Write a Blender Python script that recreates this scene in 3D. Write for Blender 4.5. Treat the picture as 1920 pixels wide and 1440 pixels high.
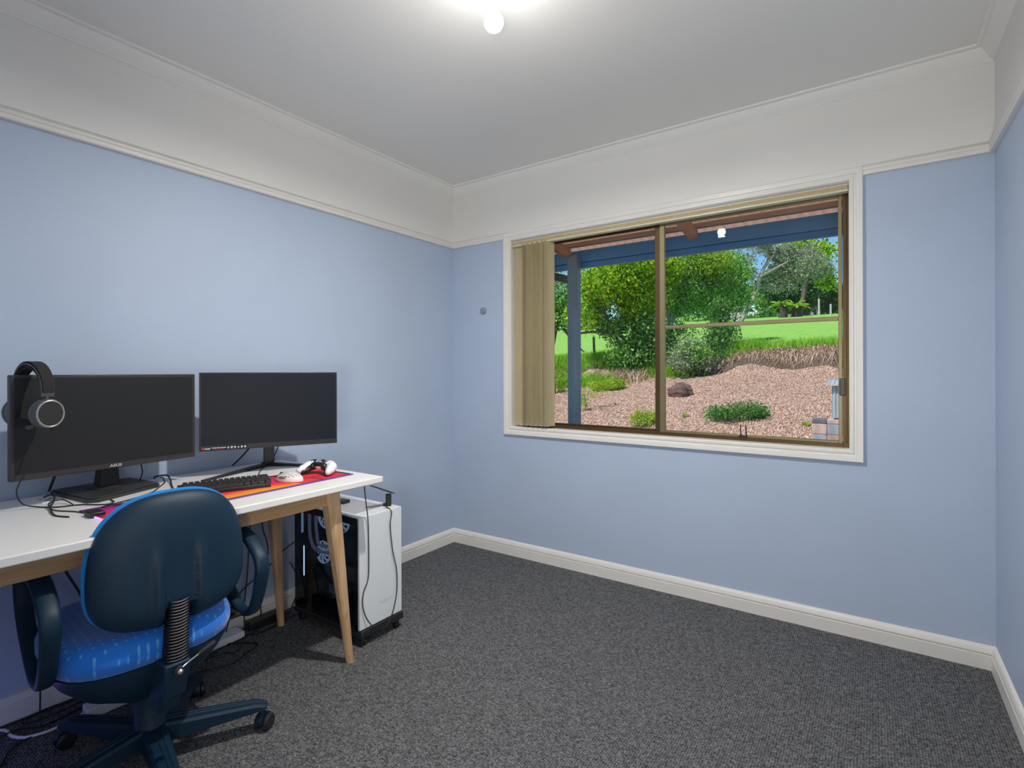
import bpy, bmesh, math, random
import numpy as np
from mathutils import Vector, Matrix
random.seed(7); np.random.seed(7)
PI = math.pi
sc = bpy.context.scene
for o in list(bpy.data.objects): bpy.data.objects.remove(o)
C = sc.collection

# ------------------------------------------------------------------ camera
F_PX = 978.24
CAM = Vector((2.4517, -2.815, 1.2)); YAW = 0.6046; ROLL = -0.0031
fw = Vector((-math.sin(YAW), math.cos(YAW), 0)); rt = Vector((math.cos(YAW), math.sin(YAW), 0)); up = Vector((0, 0, 1))
r2 = rt*math.cos(ROLL) + up*math.sin(ROLL); u2 = up*math.cos(ROLL) - rt*math.sin(ROLL)
cd = bpy.data.cameras.new('camera'); cam = bpy.data.objects.new('camera', cd); C.objects.link(cam)
m = Matrix.Identity(4)
for i in range(3):
    m[i][0] = r2[i]; m[i][1] = u2[i]; m[i][2] = -fw[i]; m[i][3] = CAM[i]
cam.matrix_world = m
cd.sensor_width = 36; cd.lens = F_PX/1920*36; cd.shift_y = -(720-697.26)/1920; cd.clip_start = 0.02; cd.clip_end = 500
sc.camera = cam
# ------------------------------------------------------------------ world, sun, exposure
sc.view_settings.view_transform = 'Standard'; sc.view_settings.look = 'None'
sc.view_settings.exposure = 0.0; sc.view_settings.gamma = 1.0; sc.view_settings.use_curve_mapping = False
W = bpy.data.worlds.new('sky'); sc.world = W; W.use_nodes = True
wn = W.node_tree.nodes; wl = W.node_tree.links
sky = wn.new('ShaderNodeTexSky'); sky.sky_type = 'NISHITA'; sky.sun_disc = False
sky.sun_elevation = math.radians(52); sky.sun_rotation = math.radians(200); sky.air_density = 1.0; sky.dust_density = 0.3; sky.ozone_density = 2.5
hsv = wn.new('ShaderNodeHueSaturation'); hsv.inputs['Saturation'].default_value = 1.25
wl.new(sky.outputs[0], hsv.inputs['Color']); wl.new(hsv.outputs[0], wn['Background'].inputs[0]); wn['Background'].inputs[1].default_value = 0.15
sd = bpy.data.lights.new('sun', 'SUN'); sd.energy = 5.0; sd.angle = math.radians(0.6); sd.color = (1.0, 0.95, 0.86)
so = bpy.data.objects.new('sun', sd); C.objects.link(so)
so.rotation_euler = Vector((0.30, 0.50, -0.95)).to_track_quat('-Z', 'Y').to_euler()   # shines from behind the house, high
# ceiling bulb: the light the bulb throws down (its globe glows as well)
BULB = Vector((1.457, -1.472, 2.32))
ld = bpy.data.lights.new('bulb_light', 'AREA'); ld.shape = 'DISK'; ld.size = 0.05; ld.energy = 30; ld.color = (1.0, 0.965, 0.90)
lo = bpy.data.objects.new('bulb_light', ld); C.objects.link(lo); lo.location = BULB - Vector((0, 0, 0.036))
# fill light added behind the camera, aimed up to brighten the ceiling
ld = bpy.data.lights.new('added_fill_light', 'AREA'); ld.shape = 'RECTANGLE'; ld.size = 0.5; ld.size_y = 0.5; ld.energy = 34; ld.color = (1.0, 0.96, 0.88)
lo = bpy.data.objects.new('added_fill_light', ld); C.objects.link(lo); lo.location = (2.56, -3.45, .95); lo.rotation_euler = Vector((-.62, .50, .62)).to_track_quat('-Z', 'Y').to_euler()

# ------------------------------------------------------------------ materials
MATS = {}
def nodes(name):
    mt = bpy.data.materials.new(name); mt.use_nodes = True
    return mt, mt.node_tree.nodes, mt.node_tree.links, mt.node_tree.nodes['Principled BSDF']
def pbr(name, col, rough=0.5, metal=0.0, var=0.0, vscale=8.0, bump=0.0, bscale=60.0, col2=None, spec=0.5, emit=None, es=0.0, sheen=0.0, stretch=None, island=False):
    if name in MATS: return MATS[name]
    mt, n, l, b = nodes(name)
    b.inputs['Roughness'].default_value = rough; b.inputs['Metallic'].default_value = metal
    b.inputs['Specular IOR Level'].default_value = spec
    b.inputs['Base Color'].default_value = (*col, 1)
    if sheen: b.inputs['Sheen Weight'].default_value = sheen
    tc = n.new('ShaderNodeTexCoord'); mp = n.new('ShaderNodeMapping'); l.new(tc.outputs['Object'], mp.inputs[0])
    if stretch: mp.inputs['Scale'].default_value = stretch
    if var or col2:
        c2 = col2 if col2 else tuple(max(0, c*(1-var)) for c in col)
        ns = n.new('ShaderNodeTexNoise'); ns.inputs['Scale'].default_value = vscale; ns.inputs['Detail'].default_value = 5
        l.new(mp.outputs[0], ns.inputs['Vector'])
        rp = n.new('ShaderNodeValToRGB'); rp.color_ramp.elements[0].position = 0.35; rp.color_ramp.elements[1].position = 0.65
        rp.color_ramp.elements[0].color = (*c2, 1); rp.color_ramp.elements[1].color = (*col, 1)
        l.new(ns.outputs[0], rp.inputs[0]); l.new(rp.outputs[0], b.inputs['Base Color'])
    if bump:
        nb = n.new('ShaderNodeTexNoise'); nb.inputs['Scale'].default_value = bscale; nb.inputs['Detail'].default_value = 3
        l.new(mp.outputs[0], nb.inputs['Vector'])
        bp = n.new('ShaderNodeBump'); bp.inputs['Strength'].default_value = bump; bp.inputs['Distance'].default_value = 0.002
        l.new(nb.outputs[0], bp.inputs['Height']); l.new(bp.outputs[0], b.inputs['Normal'])
    if emit:
        b.inputs['Emission Color'].default_value = (*emit, 1); b.inputs['Emission Strength'].default_value = es
    MATS[name] = mt; return mt
def mth(n, l, op, a, b=None, c=None):
    x = n.new('ShaderNodeMath'); x.operation = op
    for i, v in enumerate((a, b, c)):
        if v is None: continue
        if isinstance(v, (int, float)): x.inputs[i].default_value = v
        else: l.new(v, x.inputs[i])
    return x.outputs[0]

M_blue = pbr('blue_wall_paint', (0.46, 0.55, 0.71), 0.55, var=0.04, vscale=2.5, bump=0.12, bscale=220)
M_white_wall = pbr('white_wall_paint', (0.80, 0.79, 0.765), 0.6, var=0.02, vscale=2, bump=0.1, bscale=200)
M_ceil = pbr('ceiling_paint', (0.86, 0.85, 0.82), 0.75, var=0.02, vscale=1.5)
M_trim = pbr('cream_gloss_trim', (0.82, 0.80, 0.76), 0.35, var=0.03, vscale=6)
M_bronze = pbr('bronze_aluminium', (0.115, 0.07, 0.028), 0.38, metal=0.55, var=0.15, vscale=5)
M_bronze_l = pbr('pale_bronze_aluminium', (0.27, 0.235, 0.125), 0.38, metal=0.5, var=0.15, vscale=5)  # paler and yellower bronze than the outer frame
M_black = pbr('black_plastic', (0.016, 0.016, 0.018), 0.42, bump=0.05, bscale=500)
M_black2 = pbr('charcoal_plastic', (0.035, 0.034, 0.033), 0.45)
M_chairblk = pbr('blue_lit_black_plastic', (0.003, 0.022, 0.046), 0.48, bump=0.25, bscale=700, spec=0.38)  # black plastic; blue light falling on it is mixed into this base colour
M_cable = pbr('black_cable', (0.012, 0.012, 0.014), 0.5)
M_whitep = pbr('white_plastic', (0.82, 0.83, 0.85), 0.35)
M_top = pbr('white_laminate', (0.80, 0.79, 0.77), 0.38, var=0.03, vscale=5, stretch=(1, .3, 1))
M_fabric = pbr('beige_blind_fabric', (0.46, 0.39, 0.235), 0.8, var=0.08, vscale=30, bump=0.3, bscale=400, stretch=(1, 1, .15))
M_fabric2 = pbr('beige_pelmet_fabric', (0.55, 0.42, 0.24), 0.8, var=0.12, vscale=60, bump=0.3, bscale=400)
M_grey = pbr('grey_plastic', (0.2, 0.2, 0.2), 0.4)
M_steel = pbr('brushed_steel', (0.6, 0.6, 0.6), 0.3, metal=1.0)
M_wood = None
def wood(name, c1, c2, axis='Y', sc_=14):
    mt, n, l, b = nodes(name); b.inputs['Roughness'].default_value = 0.45
    tc = n.new('ShaderNodeTexCoord'); mp = n.new('ShaderNodeMapping'); l.new(tc.outputs['Object'], mp.inputs[0])
    s = {'X': (.09, 1, 1), 'Y': (1, .09, 1), 'Z': (1, 1, .09)}[axis]; mp.inputs['Scale'].default_value = s
    ns = n.new('ShaderNodeTexNoise'); ns.inputs['Scale'].default_value = sc_*3; ns.inputs['Detail'].default_value = 6; ns.inputs['Distortion'].default_value = 1.2
    l.new(mp.outputs[0], ns.inputs['Vector'])
    rp = n.new('ShaderNodeValToRGB'); rp.color_ramp.elements[0].position = .3; rp.color_ramp.elements[1].position = .68
    rp.color_ramp.elements[0].color = (*c2, 1); rp.color_ramp.elements[1].color = (*c1, 1)
    l.new(ns.outputs[0], rp.inputs[0]); l.new(rp.outputs[0], b.inputs['Base Color'])
    bp = n.new('ShaderNodeBump'); bp.inputs['Strength'].default_value = .1; bp.inputs['Distance'].default_value = .001
    l.new(ns.outputs[0], bp.inputs['Height']); l.new(bp.outputs[0], b.inputs['Normal'])
    return mt
M_oak = wood('oak_wood_lengthwise', (0.56, 0.35, 0.17), (0.40, 0.22, 0.095), 'Y')
M_oakz = wood('oak_wood_upright', (0.66, 0.44, 0.25), (0.50, 0.30, 0.15), 'Z')
M_rafter = wood('stained_rafter_wood', (0.55, 0.30, 0.16), (0.36, 0.18, 0.09), 'Y', 6)
M_batten = wood('stained_batten_wood', (0.42, 0.31, 0.24), (0.28, 0.20, 0.15), 'X', 6)

def carpet_mat():
    mt, n, l, b = nodes('grey_loop_carpet'); b.inputs['Roughness'].default_value = .95; b.inputs['Specular IOR Level'].default_value = .15
    tc = n.new('ShaderNodeTexCoord')
    mp = n.new('ShaderNodeMapping'); l.new(tc.outputs['Object'], mp.inputs[0]); mp.inputs['Scale'].default_value = (1.0, 1.35, 1)
    v = n.new('ShaderNodeTexVoronoi'); v.inputs['Scale'].default_value = 125; v.inputs['Randomness'].default_value = .45; l.new(mp.outputs[0], v.inputs['Vector'])
    ns = n.new('ShaderNodeTexNoise'); ns.inputs['Scale'].default_value = 90; ns.inputs['Detail'].default_value = 4; l.new(mp.outputs[0], ns.inputs['Vector'])
    big = n.new('ShaderNodeTexNoise'); big.inputs['Scale'].default_value = 1.6; l.new(mp.outputs[0], big.inputs['Vector'])
    r1 = n.new('ShaderNodeValToRGB'); r1.color_ramp.elements[0].position = .12; r1.color_ramp.elements[1].position = .62
    r1.color_ramp.elements[0].color = (.225, .228, .235, 1); r1.color_ramp.elements[1].color = (.058, .058, .062, 1)
    l.new(v.outputs['Distance'], r1.inputs[0])
    mx = n.new('ShaderNodeMix'); mx.data_type = 'RGBA'; mx.blend_type = 'MULTIPLY'; mx.inputs[0].default_value = 1
    r2_ = n.new('ShaderNodeValToRGB'); r2_.color_ramp.elements[0].color = (.45, .45, .47, 1); r2_.color_ramp.elements[1].color = (1.5, 1.5, 1.5, 1)
    r2_.color_ramp.elements[0].position = .3; r2_.color_ramp.elements[1].position = .7
    l.new(ns.outputs[0], r2_.inputs[0]); l.new(r1.outputs[0], mx.inputs[6]); l.new(r2_.outputs[0], mx.inputs[7])
    l.new(mx.outputs[2], b.inputs['Base Color'])
    bp = n.new('ShaderNodeBump'); bp.inputs['Strength'].default_value = .8; bp.inputs['Distance'].default_value = .004; bp.invert = True
    l.new(v.outputs['Distance'], bp.inputs['Height']); l.new(bp.outputs[0], b.inputs['Normal'])
    return mt
def seat_mat(name, base, fleck):
    mt, n, l, b = nodes(name); b.inputs['Roughness'].default_value = .8; b.inputs['Sheen Weight'].default_value = .4
    tc = n.new('ShaderNodeTexCoord'); mp = n.new('ShaderNodeMapping'); l.new(tc.outputs['Object'], mp.inputs[0]); mp.inputs['Scale'].default_value = (1, 1.0, .6)
    v = n.new('ShaderNodeTexVoronoi'); v.inputs['Scale'].default_value = 44; v.inputs['Randomness'].default_value = .12; v.voronoi_dimensions = '2D'; l.new(mp.outputs[0], v.inputs['Vector'])
    rp = n.new('ShaderNodeValToRGB'); rp.color_ramp.elements[0].position = .07; rp.color_ramp.elements[1].position = .20
    rp.color_ramp.elements[0].color = (*fleck, 1); rp.color_ramp.elements[1].color = (*base, 1)
    l.new(v.outputs['Distance'], rp.inputs[0]); l.new(rp.outputs[0], b.inputs['Base Color'])
    ns = n.new('ShaderNodeTexNoise'); ns.inputs['Scale'].default_value = 500; l.new(tc.outputs['Object'], ns.inputs['Vector'])
    bp = n.new('ShaderNodeBump'); bp.inputs['Strength'].default_value = .3; bp.inputs['Distance'].default_value = .001
    l.new(ns.outputs[0], bp.inputs['Height']); l.new(bp.outputs[0], b.inputs['Normal'])
    return mt
def glass_mat(name, tint=(1, 1, 1), ior=1.5, rough=0.0):
    mt = bpy.data.materials.new(name); mt.use_nodes = True; n = mt.node_tree.nodes; l = mt.node_tree.links
    n.remove(n['Principled BSDF']); out = n['Material Output']
    t = n.new('ShaderNodeBsdfTransparent'); t.inputs[0].default_value = (*tint, 1)
    g = n.new('ShaderNodeBsdfGlossy'); g.inputs['Roughness'].default_value = rough
    fr = n.new('ShaderNodeFresnel'); fr.inputs[0].default_value = ior
    gm = n.new('ShaderNodeNewGeometry'); fc = n.new('ShaderNodeMath'); fc.operation = 'SUBTRACT'; fc.use_clamp = True; l.new(fr.outputs[0], fc.inputs[0]); l.new(gm.outputs['Backfacing'], fc.inputs[1])   # reflect once, at the outer face
    mx = n.new('ShaderNodeMixShader'); l.new(fc.outputs[0], mx.inputs[0]); l.new(t.outputs[0], mx.inputs[1]); l.new(g.outputs[0], mx.inputs[2])
    l.new(mx.outputs[0], out.inputs[0]); return mt
M_glass = glass_mat('window_glass', (.98, .985, .985), 1.35)
M_pcglass = glass_mat('smoked_glass', (.50, .55, .60), 1.5, .0)
M_carpet = carpet_mat()
def leaf_mat(name, cols, trans=.35):
    mt = bpy.data.materials.new(name); mt.use_nodes = True; n = mt.node_tree.nodes; l = mt.node_tree.links
    n.remove(n['Principled BSDF']); out = n['Material Output']
    gm = n.new('ShaderNodeNewGeometry'); rp = n.new('ShaderNodeValToRGB')
    rp.color_ramp.elements[0].color = (*cols[0], 1); rp.color_ramp.elements[1].color = (*cols[-1], 1)
    for i, c in enumerate(cols[1:-1]):
        e = rp.color_ramp.elements.new((i+1)/(len(cols)-1)); e.color = (*c, 1)
    l.new(gm.outputs['Random Per Island'], rp.inputs[0])
    d = n.new('ShaderNodeBsdfDiffuse'); t = n.new('ShaderNodeBsdfTranslucent'); mx = n.new('ShaderNodeMixShader'); mx.inputs[0].default_value = trans
    l.new(rp.outputs[0], d.inputs[0]); l.new(rp.outputs[0], t.inputs[0]); l.new(d.outputs[0], mx.inputs[1]); l.new(t.outputs[0], mx.inputs[2])
    l.new(mx.outputs[0], out.inputs[0]); return mt

# ------------------------------------------------------------------ mesh helpers
class MB:
    def __init__(s): s.v = []; s.f = []; s.m = []
    def add(s, vs, fs, mi=0):
        k = len(s.v); s.v += [tuple(v) for v in vs]; s.f += [tuple(i+k for i in f) for f in fs]; s.m += [mi]*len(fs); return s
    def box(s, x0, x1, y0, y1, z0, z1, mi=0):
        v = [(x, y, z) for z in (z0, z1) for y in (y0, y1) for x in (x0, x1)]
        return s.add(v, [(0, 2, 3, 1), (4, 5, 7, 6), (0, 1, 5, 4), (2, 6, 7, 3), (0, 4, 6, 2), (1, 3, 7, 5)], mi)
    def hexa(s, bot, top, mi=0):   # two quads, counter-clockwise seen from above
        return s.add(list(bot)+list(top), [(3, 2, 1, 0), (4, 5, 6, 7)]+[(i, (i+1) % 4, 4+(i+1) % 4, 4+i) for i in range(4)], mi)
    def tube(s, pts, r, n=10, smooth=True, closed=False, mi=0, sub=5, flat=1.0):
        P = [Vector(p) for p in pts]
        if smooth and len(P) > 2: P = catmull(P, sub, closed)
        R = r if isinstance(r, (list, tuple)) else None
        N = len(P); T = []
        for i in range(N):
            a = P[(i-1) % N] if (closed or i > 0) else P[i]; b = P[(i+1) % N] if (closed or i < N-1) else P[i]
            d = (b-a); T.append(d.normalized() if d.length > 1e-9 else Vector((0, 0, 1)))
        u = T[0].orthogonal().normalized(); vs = []; fs = []
        for i in range(N):
            u = (u - T[i]*u.dot(T[i])); u = u.normalized() if u.length > 1e-6 else T[i].orthogonal().normalized()
            w = T[i].cross(u)
            rr = r if R is None else R[0]+(R[-1]-R[0])*i/(N-1) if len(R) == 2 else R[min(int(i/(N-1)*(len(R)-1)+.5), len(R)-1)]
            for k in range(n):
                a = 2*PI*k/n; vs.append(P[i]+u*math.cos(a)*rr+w*math.sin(a)*rr*flat)
        for i in range(N if closed else N-1):
            j = (i+1) % N
            for k in range(n): fs.append((i*n+k, i*n+(k+1) % n, j*n+(k+1) % n, j*n+k))
        if not closed: fs += [tuple(range(n-1, -1, -1)), tuple((N-1)*n+k for k in range(n))]
        return s.add(vs, fs, mi)
    def cyl(s, a, b, r, r1=None, n=24, mi=0): return s.tube([a, b], [r, r if r1 is None else r1], n, smooth=False, mi=mi)
    def lathe(s, prof, c=(0, 0, 0), n=32, mi=0, axis='Z'):
        vs = []; fs = []; M = len(prof)
        for r, z in prof:
            for k in range(n):
                a = 2*PI*k/n; x, y = r*math.cos(a), r*math.sin(a)
                p = {'Z': (x, y, z), 'X': (z, x, y), 'Y': (y, z, x)}[axis]
                vs.append((c[0]+p[0], c[1]+p[1], c[2]+p[2]))
        for i in range(M-1):
            for k in range(n): fs.append((i*n+k, i*n+(k+1) % n, (i+1)*n+(k+1) % n, (i+1)*n+k))
        fs += [tuple(range(n-1, -1, -1)), tuple((M-1)*n+k for k in range(n))]
        return s.add(vs, fs, mi)
    def prism(s, poly, axis, a, b, mi=0):  # poly in the other two axes
        n = len(poly)
        def P(u, v, w): return {'X': (w, u, v), 'Y': (u, w, v), 'Z': (u, v, w)}[axis]
        vs = [P(u, v, a) for u, v in poly]+[P(u, v, b) for u, v in poly]
        fs = [tuple(range(n-1, -1, -1)), tuple(range(n, 2*n))]+[(i, (i+1) % n, n+(i+1) % n, n+i) for i in range(n)]
        return s.add(vs, fs, mi)
    def xf(s, M, k0=0):
        s.v = s.v[:k0]+[tuple(M @ Vector(v)) for v in s.v[k0:]]; return s
    def build(s, name, mats, parent=None, smooth=True, bevel=0, subsurf=0, ang=35, label=None, seg=2):
        me = bpy.data.meshes.new(name); v = s.v; off = Vector((0, 0, 0))
        if parent is None:
            a = np.array(v); off = Vector(((a[:, 0].min()+a[:, 0].max())/2, (a[:, 1].min()+a[:, 1].max())/2, a[:, 2].min()))
            v = (a-np.array(off)).tolist()
        me.from_pydata(v, [], s.f); me.validate(); me.update()
        bm = bmesh.new(); bm.from_mesh(me); bmesh.ops.recalc_face_normals(bm, faces=bm.faces); bm.to_mesh(me); bm.free()
        for mt in (mats if isinstance(mats, (list, tuple)) else [mats]): me.materials.append(mt)
        if len(me.polygons) == len(s.m): me.polygons.foreach_set('material_index', s.m)
        o = bpy.data.objects.new(name, me); C.objects.link(o); o.location = off
        if smooth: me.shade_smooth(); me.set_sharp_from_angle(angle=math.radians(ang))
        if parent is not None: o.parent = parent
        if bevel:
            md = o.modifiers.new('bevel', 'BEVEL'); md.width = bevel; md.segments = seg; md.limit_method = 'ANGLE'; md.angle_limit = math.radians(40)
        if subsurf:
            md = o.modifiers.new('subsurf', 'SUBSURF'); md.levels = subsurf; md.render_levels = subsurf
        if label: o['label'] = label
        return o
def catmull(P, sub, closed=False):
    out = []; N = len(P)
    for i in range(N if closed else N-1):
        p0 = P[(i-1) % N] if (closed or i > 0) else P[i]; p1 = P[i]; p2 = P[(i+1) % N]; p3 = P[(i+2) % N] if (closed or i < N-2) else p2
        for k in range(sub):
            t = k/sub
            out.append(.5*((2*p1)+(p2-p0)*t+(2*p0-5*p1+4*p2-p3)*t*t+(3*p1-p0-3*p2+p3)*t*t*t))
    if not closed: out.append(P[-1])
    return out
def thing(name, label, cat, loc=(0, 0, 0), rotz=0, group=None):
    o = bpy.data.objects.new(name, None); C.objects.link(o); o.location = loc; o.rotation_euler = (0, 0, rotz); o.empty_display_size = .05
    o['label'] = label; o['category'] = cat
    if group: o['group'] = group
    return o
def tag(o, label, cat, group=None, kind=None):
    o['label'] = label; o['category'] = cat
    if group: o['group'] = group
    if kind: o['kind'] = kind
    return o
def struct(o): o['kind'] = 'structure'; return o
def text(name, s, size, mat, parent, M, extrude=.0004, bold=0, align='LEFT', sx=1):
    cu = bpy.data.curves.new(name, 'FONT'); cu.body = s; cu.size = size; cu.extrude = extrude; cu.offset = bold; cu.align_x = align
    t = bpy.data.objects.new(name+'_curve', cu); C.objects.link(t)
    dg = bpy.context.evaluated_depsgraph_get(); me = bpy.data.meshes.new_from_object(t.evaluated_get(dg)); bpy.data.objects.remove(t)
    me.transform(M @ Matrix.Diagonal((sx, 1, 1, 1))); me.materials.clear(); me.materials.append(mat); me.name = name
    o = bpy.data.objects.new(name, me); C.objects.link(o); o.parent = parent; return o
def place(px, t, z=None):   # a spot on the terrain at a given distance outside the window
    d = fw + rt*((px-960)/F_PX); p = CAM + d*t
    return Vector((p.x, p.y, 0))
def ray3(px, py, t):
    return CAM + (fw + r2*((px-960)/F_PX) + u2*((697.26-py)/F_PX))*t

# ------------------------------------------------------------------ room shell
RX, RY, H = 2.856, -2.95, 2.497
WX0, WX1, WZ0, WZ1 = 0.500, 2.371, 0.838, 2.063       # wall opening of the window
HR = 2.07
struct(MB().box(-.1, RX+.1, RY-.1, .1, -.05, 0).build('floor', M_carpet, smooth=False))
struct(MB().box(-.1, RX+.1, RY-.1, .1, H, H+.05).build('ceiling', M_ceil, smooth=False))
def wallbox(mb, x0, x1, y0, y1, z0=0, z1=H):
    if z0 < HR: mb.box(x0, x1, y0, y1, z0, min(z1, HR), 0)
    if z1 > HR: mb.box(x0, x1, y0, y1, max(z0, HR), z1, 1)
WM = [M_blue, M_white_wall]
mb = MB(); wallbox(mb, -.1, 0, RY-.1, .11); struct(mb.build('wall_left', WM, smooth=False))
mb = MB(); wallbox(mb, RX, RX+.1, RY-.1, .11); struct(mb.build('wall_right', WM, smooth=False))
mb = MB(); wallbox(mb, 0, WX0, 0, .11); wallbox(mb, WX1, RX, 0, .11); wallbox(mb, WX0, WX1, 0, .11, 0, WZ0); wallbox(mb, WX0, WX1, 0, .11, WZ1, H)
struct(mb.build('wall_back', WM, smooth=False))
DX0, DX1, DZ = 1.94, 2.76, 2.04                       # added open doorway behind the camera, for light from the hall
mb = MB(); wallbox(mb, 0, DX0, RY-.1, RY); wallbox(mb, DX1, RX, RY-.1, RY); wallbox(mb, DX0, DX1, RY-.1, RY, DZ, H)
struct(mb.build('wall_front', WM, smooth=False))
# added hallway outside the doorway, housing the fill light
struct(MB().box(.9, 3.2, -4.5, RY-.1, -.05, 0).build('floor_added_hall', M_carpet, smooth=False))
mb = MB(); mb.box(.9, 3.2, -4.6, -4.5, 0, H); mb.box(.8, .9, -4.6, RY-.1, 0, H); mb.box(3.2, 3.3, -4.6, RY-.1, 0, H)
struct(mb.build('wall_added_hall', M_white_wall, smooth=False)); struct(MB().box(.8, 3.3, -4.6, RY-.1, H, H+.05).build('ceiling_added_hall', M_ceil, smooth=False))
# trims: profile (inward offset, z)
def sweep_trim(prof, corners, closed=False, ends=None):
    """corners: room-corner points with inward miter sign vectors"""
    mb = MB(); n = len(prof); vs = []; fs = []
    for (x, y, sx, sy) in corners:
        for o, z in prof: vs.append((x+sx*o, y+sy*o, z))
    K = len(corners)
    for i in range(K if closed else K-1):
        j = (i+1) % K
        for k in range(n): fs.append((i*n+k, i*n+(k+1) % n, j*n+(k+1) % n, j*n+k))
    if not closed: fs += [tuple(range(n)), tuple((K-1)*n+k for k in range(n-1, -1, -1))]
    return mb.add(vs, fs)
corn = [(0, 0, 1, -1), (RX, 0, -1, -1), (RX, RY, -1, 1), (0, RY, 1, 1)]
cove = [(0, H), (0, 2.436), (.006, 2.436), (.006, 2.441)] + [(.008+.047*(1-math.cos(a)), 2.443+.040*math.sin(a)) for a in np.linspace(0, PI/2, 10)] + [(.055, 2.490), (.066, 2.490), (.066, H)]
cove = [(0, H), (0, 2.437), (.004, 2.437), (.004, 2.441), (.012, 2.447), (.022, 2.456), (.032, 2.467), (.040, 2.478), (.045, 2.486), (.052, 2.486), (.060, 2.488), (.062, 2.491), (.062, H)]
struct(sweep_trim(cove, corn, True).build('trim_1', M_ceil, ang=50))
rail = [(0, 2.071), (.014, 2.071), (.018, 2.075), (.018, 2.083), (.014, 2.086), (.014, 2.090), (.019, 2.094), (.020, 2.102), (.016, 2.108), (.008, 2.112), (.006, 2.118), (0, 2.122)]
def rail_run(cs, nm): struct(sweep_trim(rail, cs).build(nm, M_trim, ang=50))
rail_run([(0.453, 0, 0, -1), (0, 0, 1, -1), (0, RY, 1, 1), (DX0-.07, RY, 0, 1)], 'trim_2')
rail_run([(2.415, 0, 0, -1), (RX, 0, -1, -1), (RX, RY, -1, 1), (DX1+.06, RY, 0, 1)], 'trim_3')
base = [(0, 0), (.017, 0), (.017, .056), (.013, .059), (.016, .062), (.017, .066), (.014, .072), (.013, .078), (.010, .085), (.006, .091), (0, .094)]
struct(sweep_trim(base, [(DX0-.06, RY, 0, 1), (0, RY, 1, 1), (0, 0, 1, -1), (RX, 0, -1, -1), (RX, RY, -1, 1), (DX1+.06, RY, 0, 1)]).build('baseboard_1', M_trim, ang=50))
# casing of the added doorway
mb = MB(); mb.box(DX0-.06, DX0, RY, RY+.018, 0, DZ+.06); mb.box(DX1, DX1+.06, RY, RY+.018, 0, DZ+.06); mb.box(DX0, DX1, RY, RY+.018, DZ, DZ+.06)
mb.box(DX0, DX0+.02, RY-.1, RY, 0, DZ); mb.box(DX1-.02, DX1, RY-.1, RY, 0, DZ); mb.box(DX0+.02, DX1-.02, RY-.1, RY, DZ-.02, DZ)
struct(mb.build('door_added_1', M_trim, bevel=.002))

# ------------------------------------------------------------------ window
win = bpy.data.objects.new('window_1', None); C.objects.link(win); win.location = (1.43, 0, .84); struct(win)
def wchild(mb, name, mat, **k):
    mb.xf(Matrix.Translation((-1.43, 0, -.84))); return mb.build(name, mat, win, **k)
def frame_sweep(prof, x0, x1, z0, z1):  # profile (outward distance from opening, y)
    mb = MB(); n = len(prof); vs = []; fs = []
    for (x, z, sx, sz) in ((x0, z0, -1, -1), (x1, z0, 1, -1), (x1, z1, 1, 1), (x0, z1, -1, 1)):
        for o, y in prof: vs.append((x+sx*o, y, z+sz*o))
    for i in range(4):
        j = (i+1) % 4
        for k in range(n): fs.append((i*n+k, i*n+(k+1) % n, j*n+(k+1) % n, j*n+k))
    return mb.add(vs, fs)
cas = [(0, 0), (0, -.012), (.004, -.016), (.014, -.016), (.018, -.012), (.024, -.012), (.027, -.017), (.042, -.021), (.050, -.021), (.052, -.018), (.052, 0)]
wchild(frame_sweep(cas, WX0+.004, WX1-.004, WZ0+.004, WZ1-.004), 'window_casing', M_trim, ang=40)
mb = MB()
mb.box(WX0, WX0+.006, -.005, .105, WZ0, WZ1); mb.box(WX1-.006, WX1, -.005, .105, WZ0, WZ1); mb.box(WX0+.006, WX1-.006, -.005, .105, WZ0, WZ0+.006); mb.box(WX0+.006, WX1-.006, -.005, .105, WZ1-.006, WZ1)
wchild(mb, 'window_reveal', M_trim)
GX0, GX1, GZ0, GZ1 = WX0+.006, WX1-.006, WZ0+.006, WZ1-.006
mb = MB()
mb.box(GX0, GX0+.03, .055, .105, GZ0, GZ1); mb.box(GX1-.026, GX1, .055, .105, GZ0, GZ1); mb.box(GX0+.03, GX1-.026, .055, .105, GZ0, GZ0+.022); mb.box(GX0+.03, GX1-.026, .055, .105, GZ1-.032, GZ1)
mb.box(GX1-.012, GX1-.010, .051, .055, GZ0+.02, GZ1-.03)
wchild(mb, 'outer_frame', M_bronze, bevel=.002)
# fixed left light (set back) and sliding right sash (in front)
mb = MB(); mb.box(1.444, 1.474, .062, .10, GZ0+.022, GZ1-.032); mb.box(GX0+.03, 1.444, .082, .098, GZ0+.022, GZ0+.030); mb.box(GX0+.03, 1.444, .082, .098, GZ1-.042, GZ1-.032)
wchild(mb, 'fixed_stile', M_bronze, bevel=.002)
fp = MB().box(GX0+.03, 1.446, .088, .092, GZ0+.024, GZ1-.034); wchild(fp, 'window_pane', M_glass, smooth=False)
sash = bpy.data.objects.new('sliding_sash', None); C.objects.link(sash); sash.parent = win
def schild(mb, name, mat, **k):
    mb.xf(Matrix.Translation((-1.43, 0, -.84))); return mb.build(name, mat, sash, **k)
mb = MB(); mb.box(1.474, 1.503, .052, .072, GZ0+.018, GZ1-.030)
SX1 = GX1-.028
mb.box(SX1-.016, SX1, .052, .072, GZ0+.018, GZ1-.030); mb.box(1.503, SX1-.016, .052, .072, GZ1-.048, GZ1-.030); mb.box(1.503, SX1-.016, .052, .072, GZ0+.018, GZ0+.030)
mb.box(1.503, SX1-.016, .054, .066, 1.435, 1.455)
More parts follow.
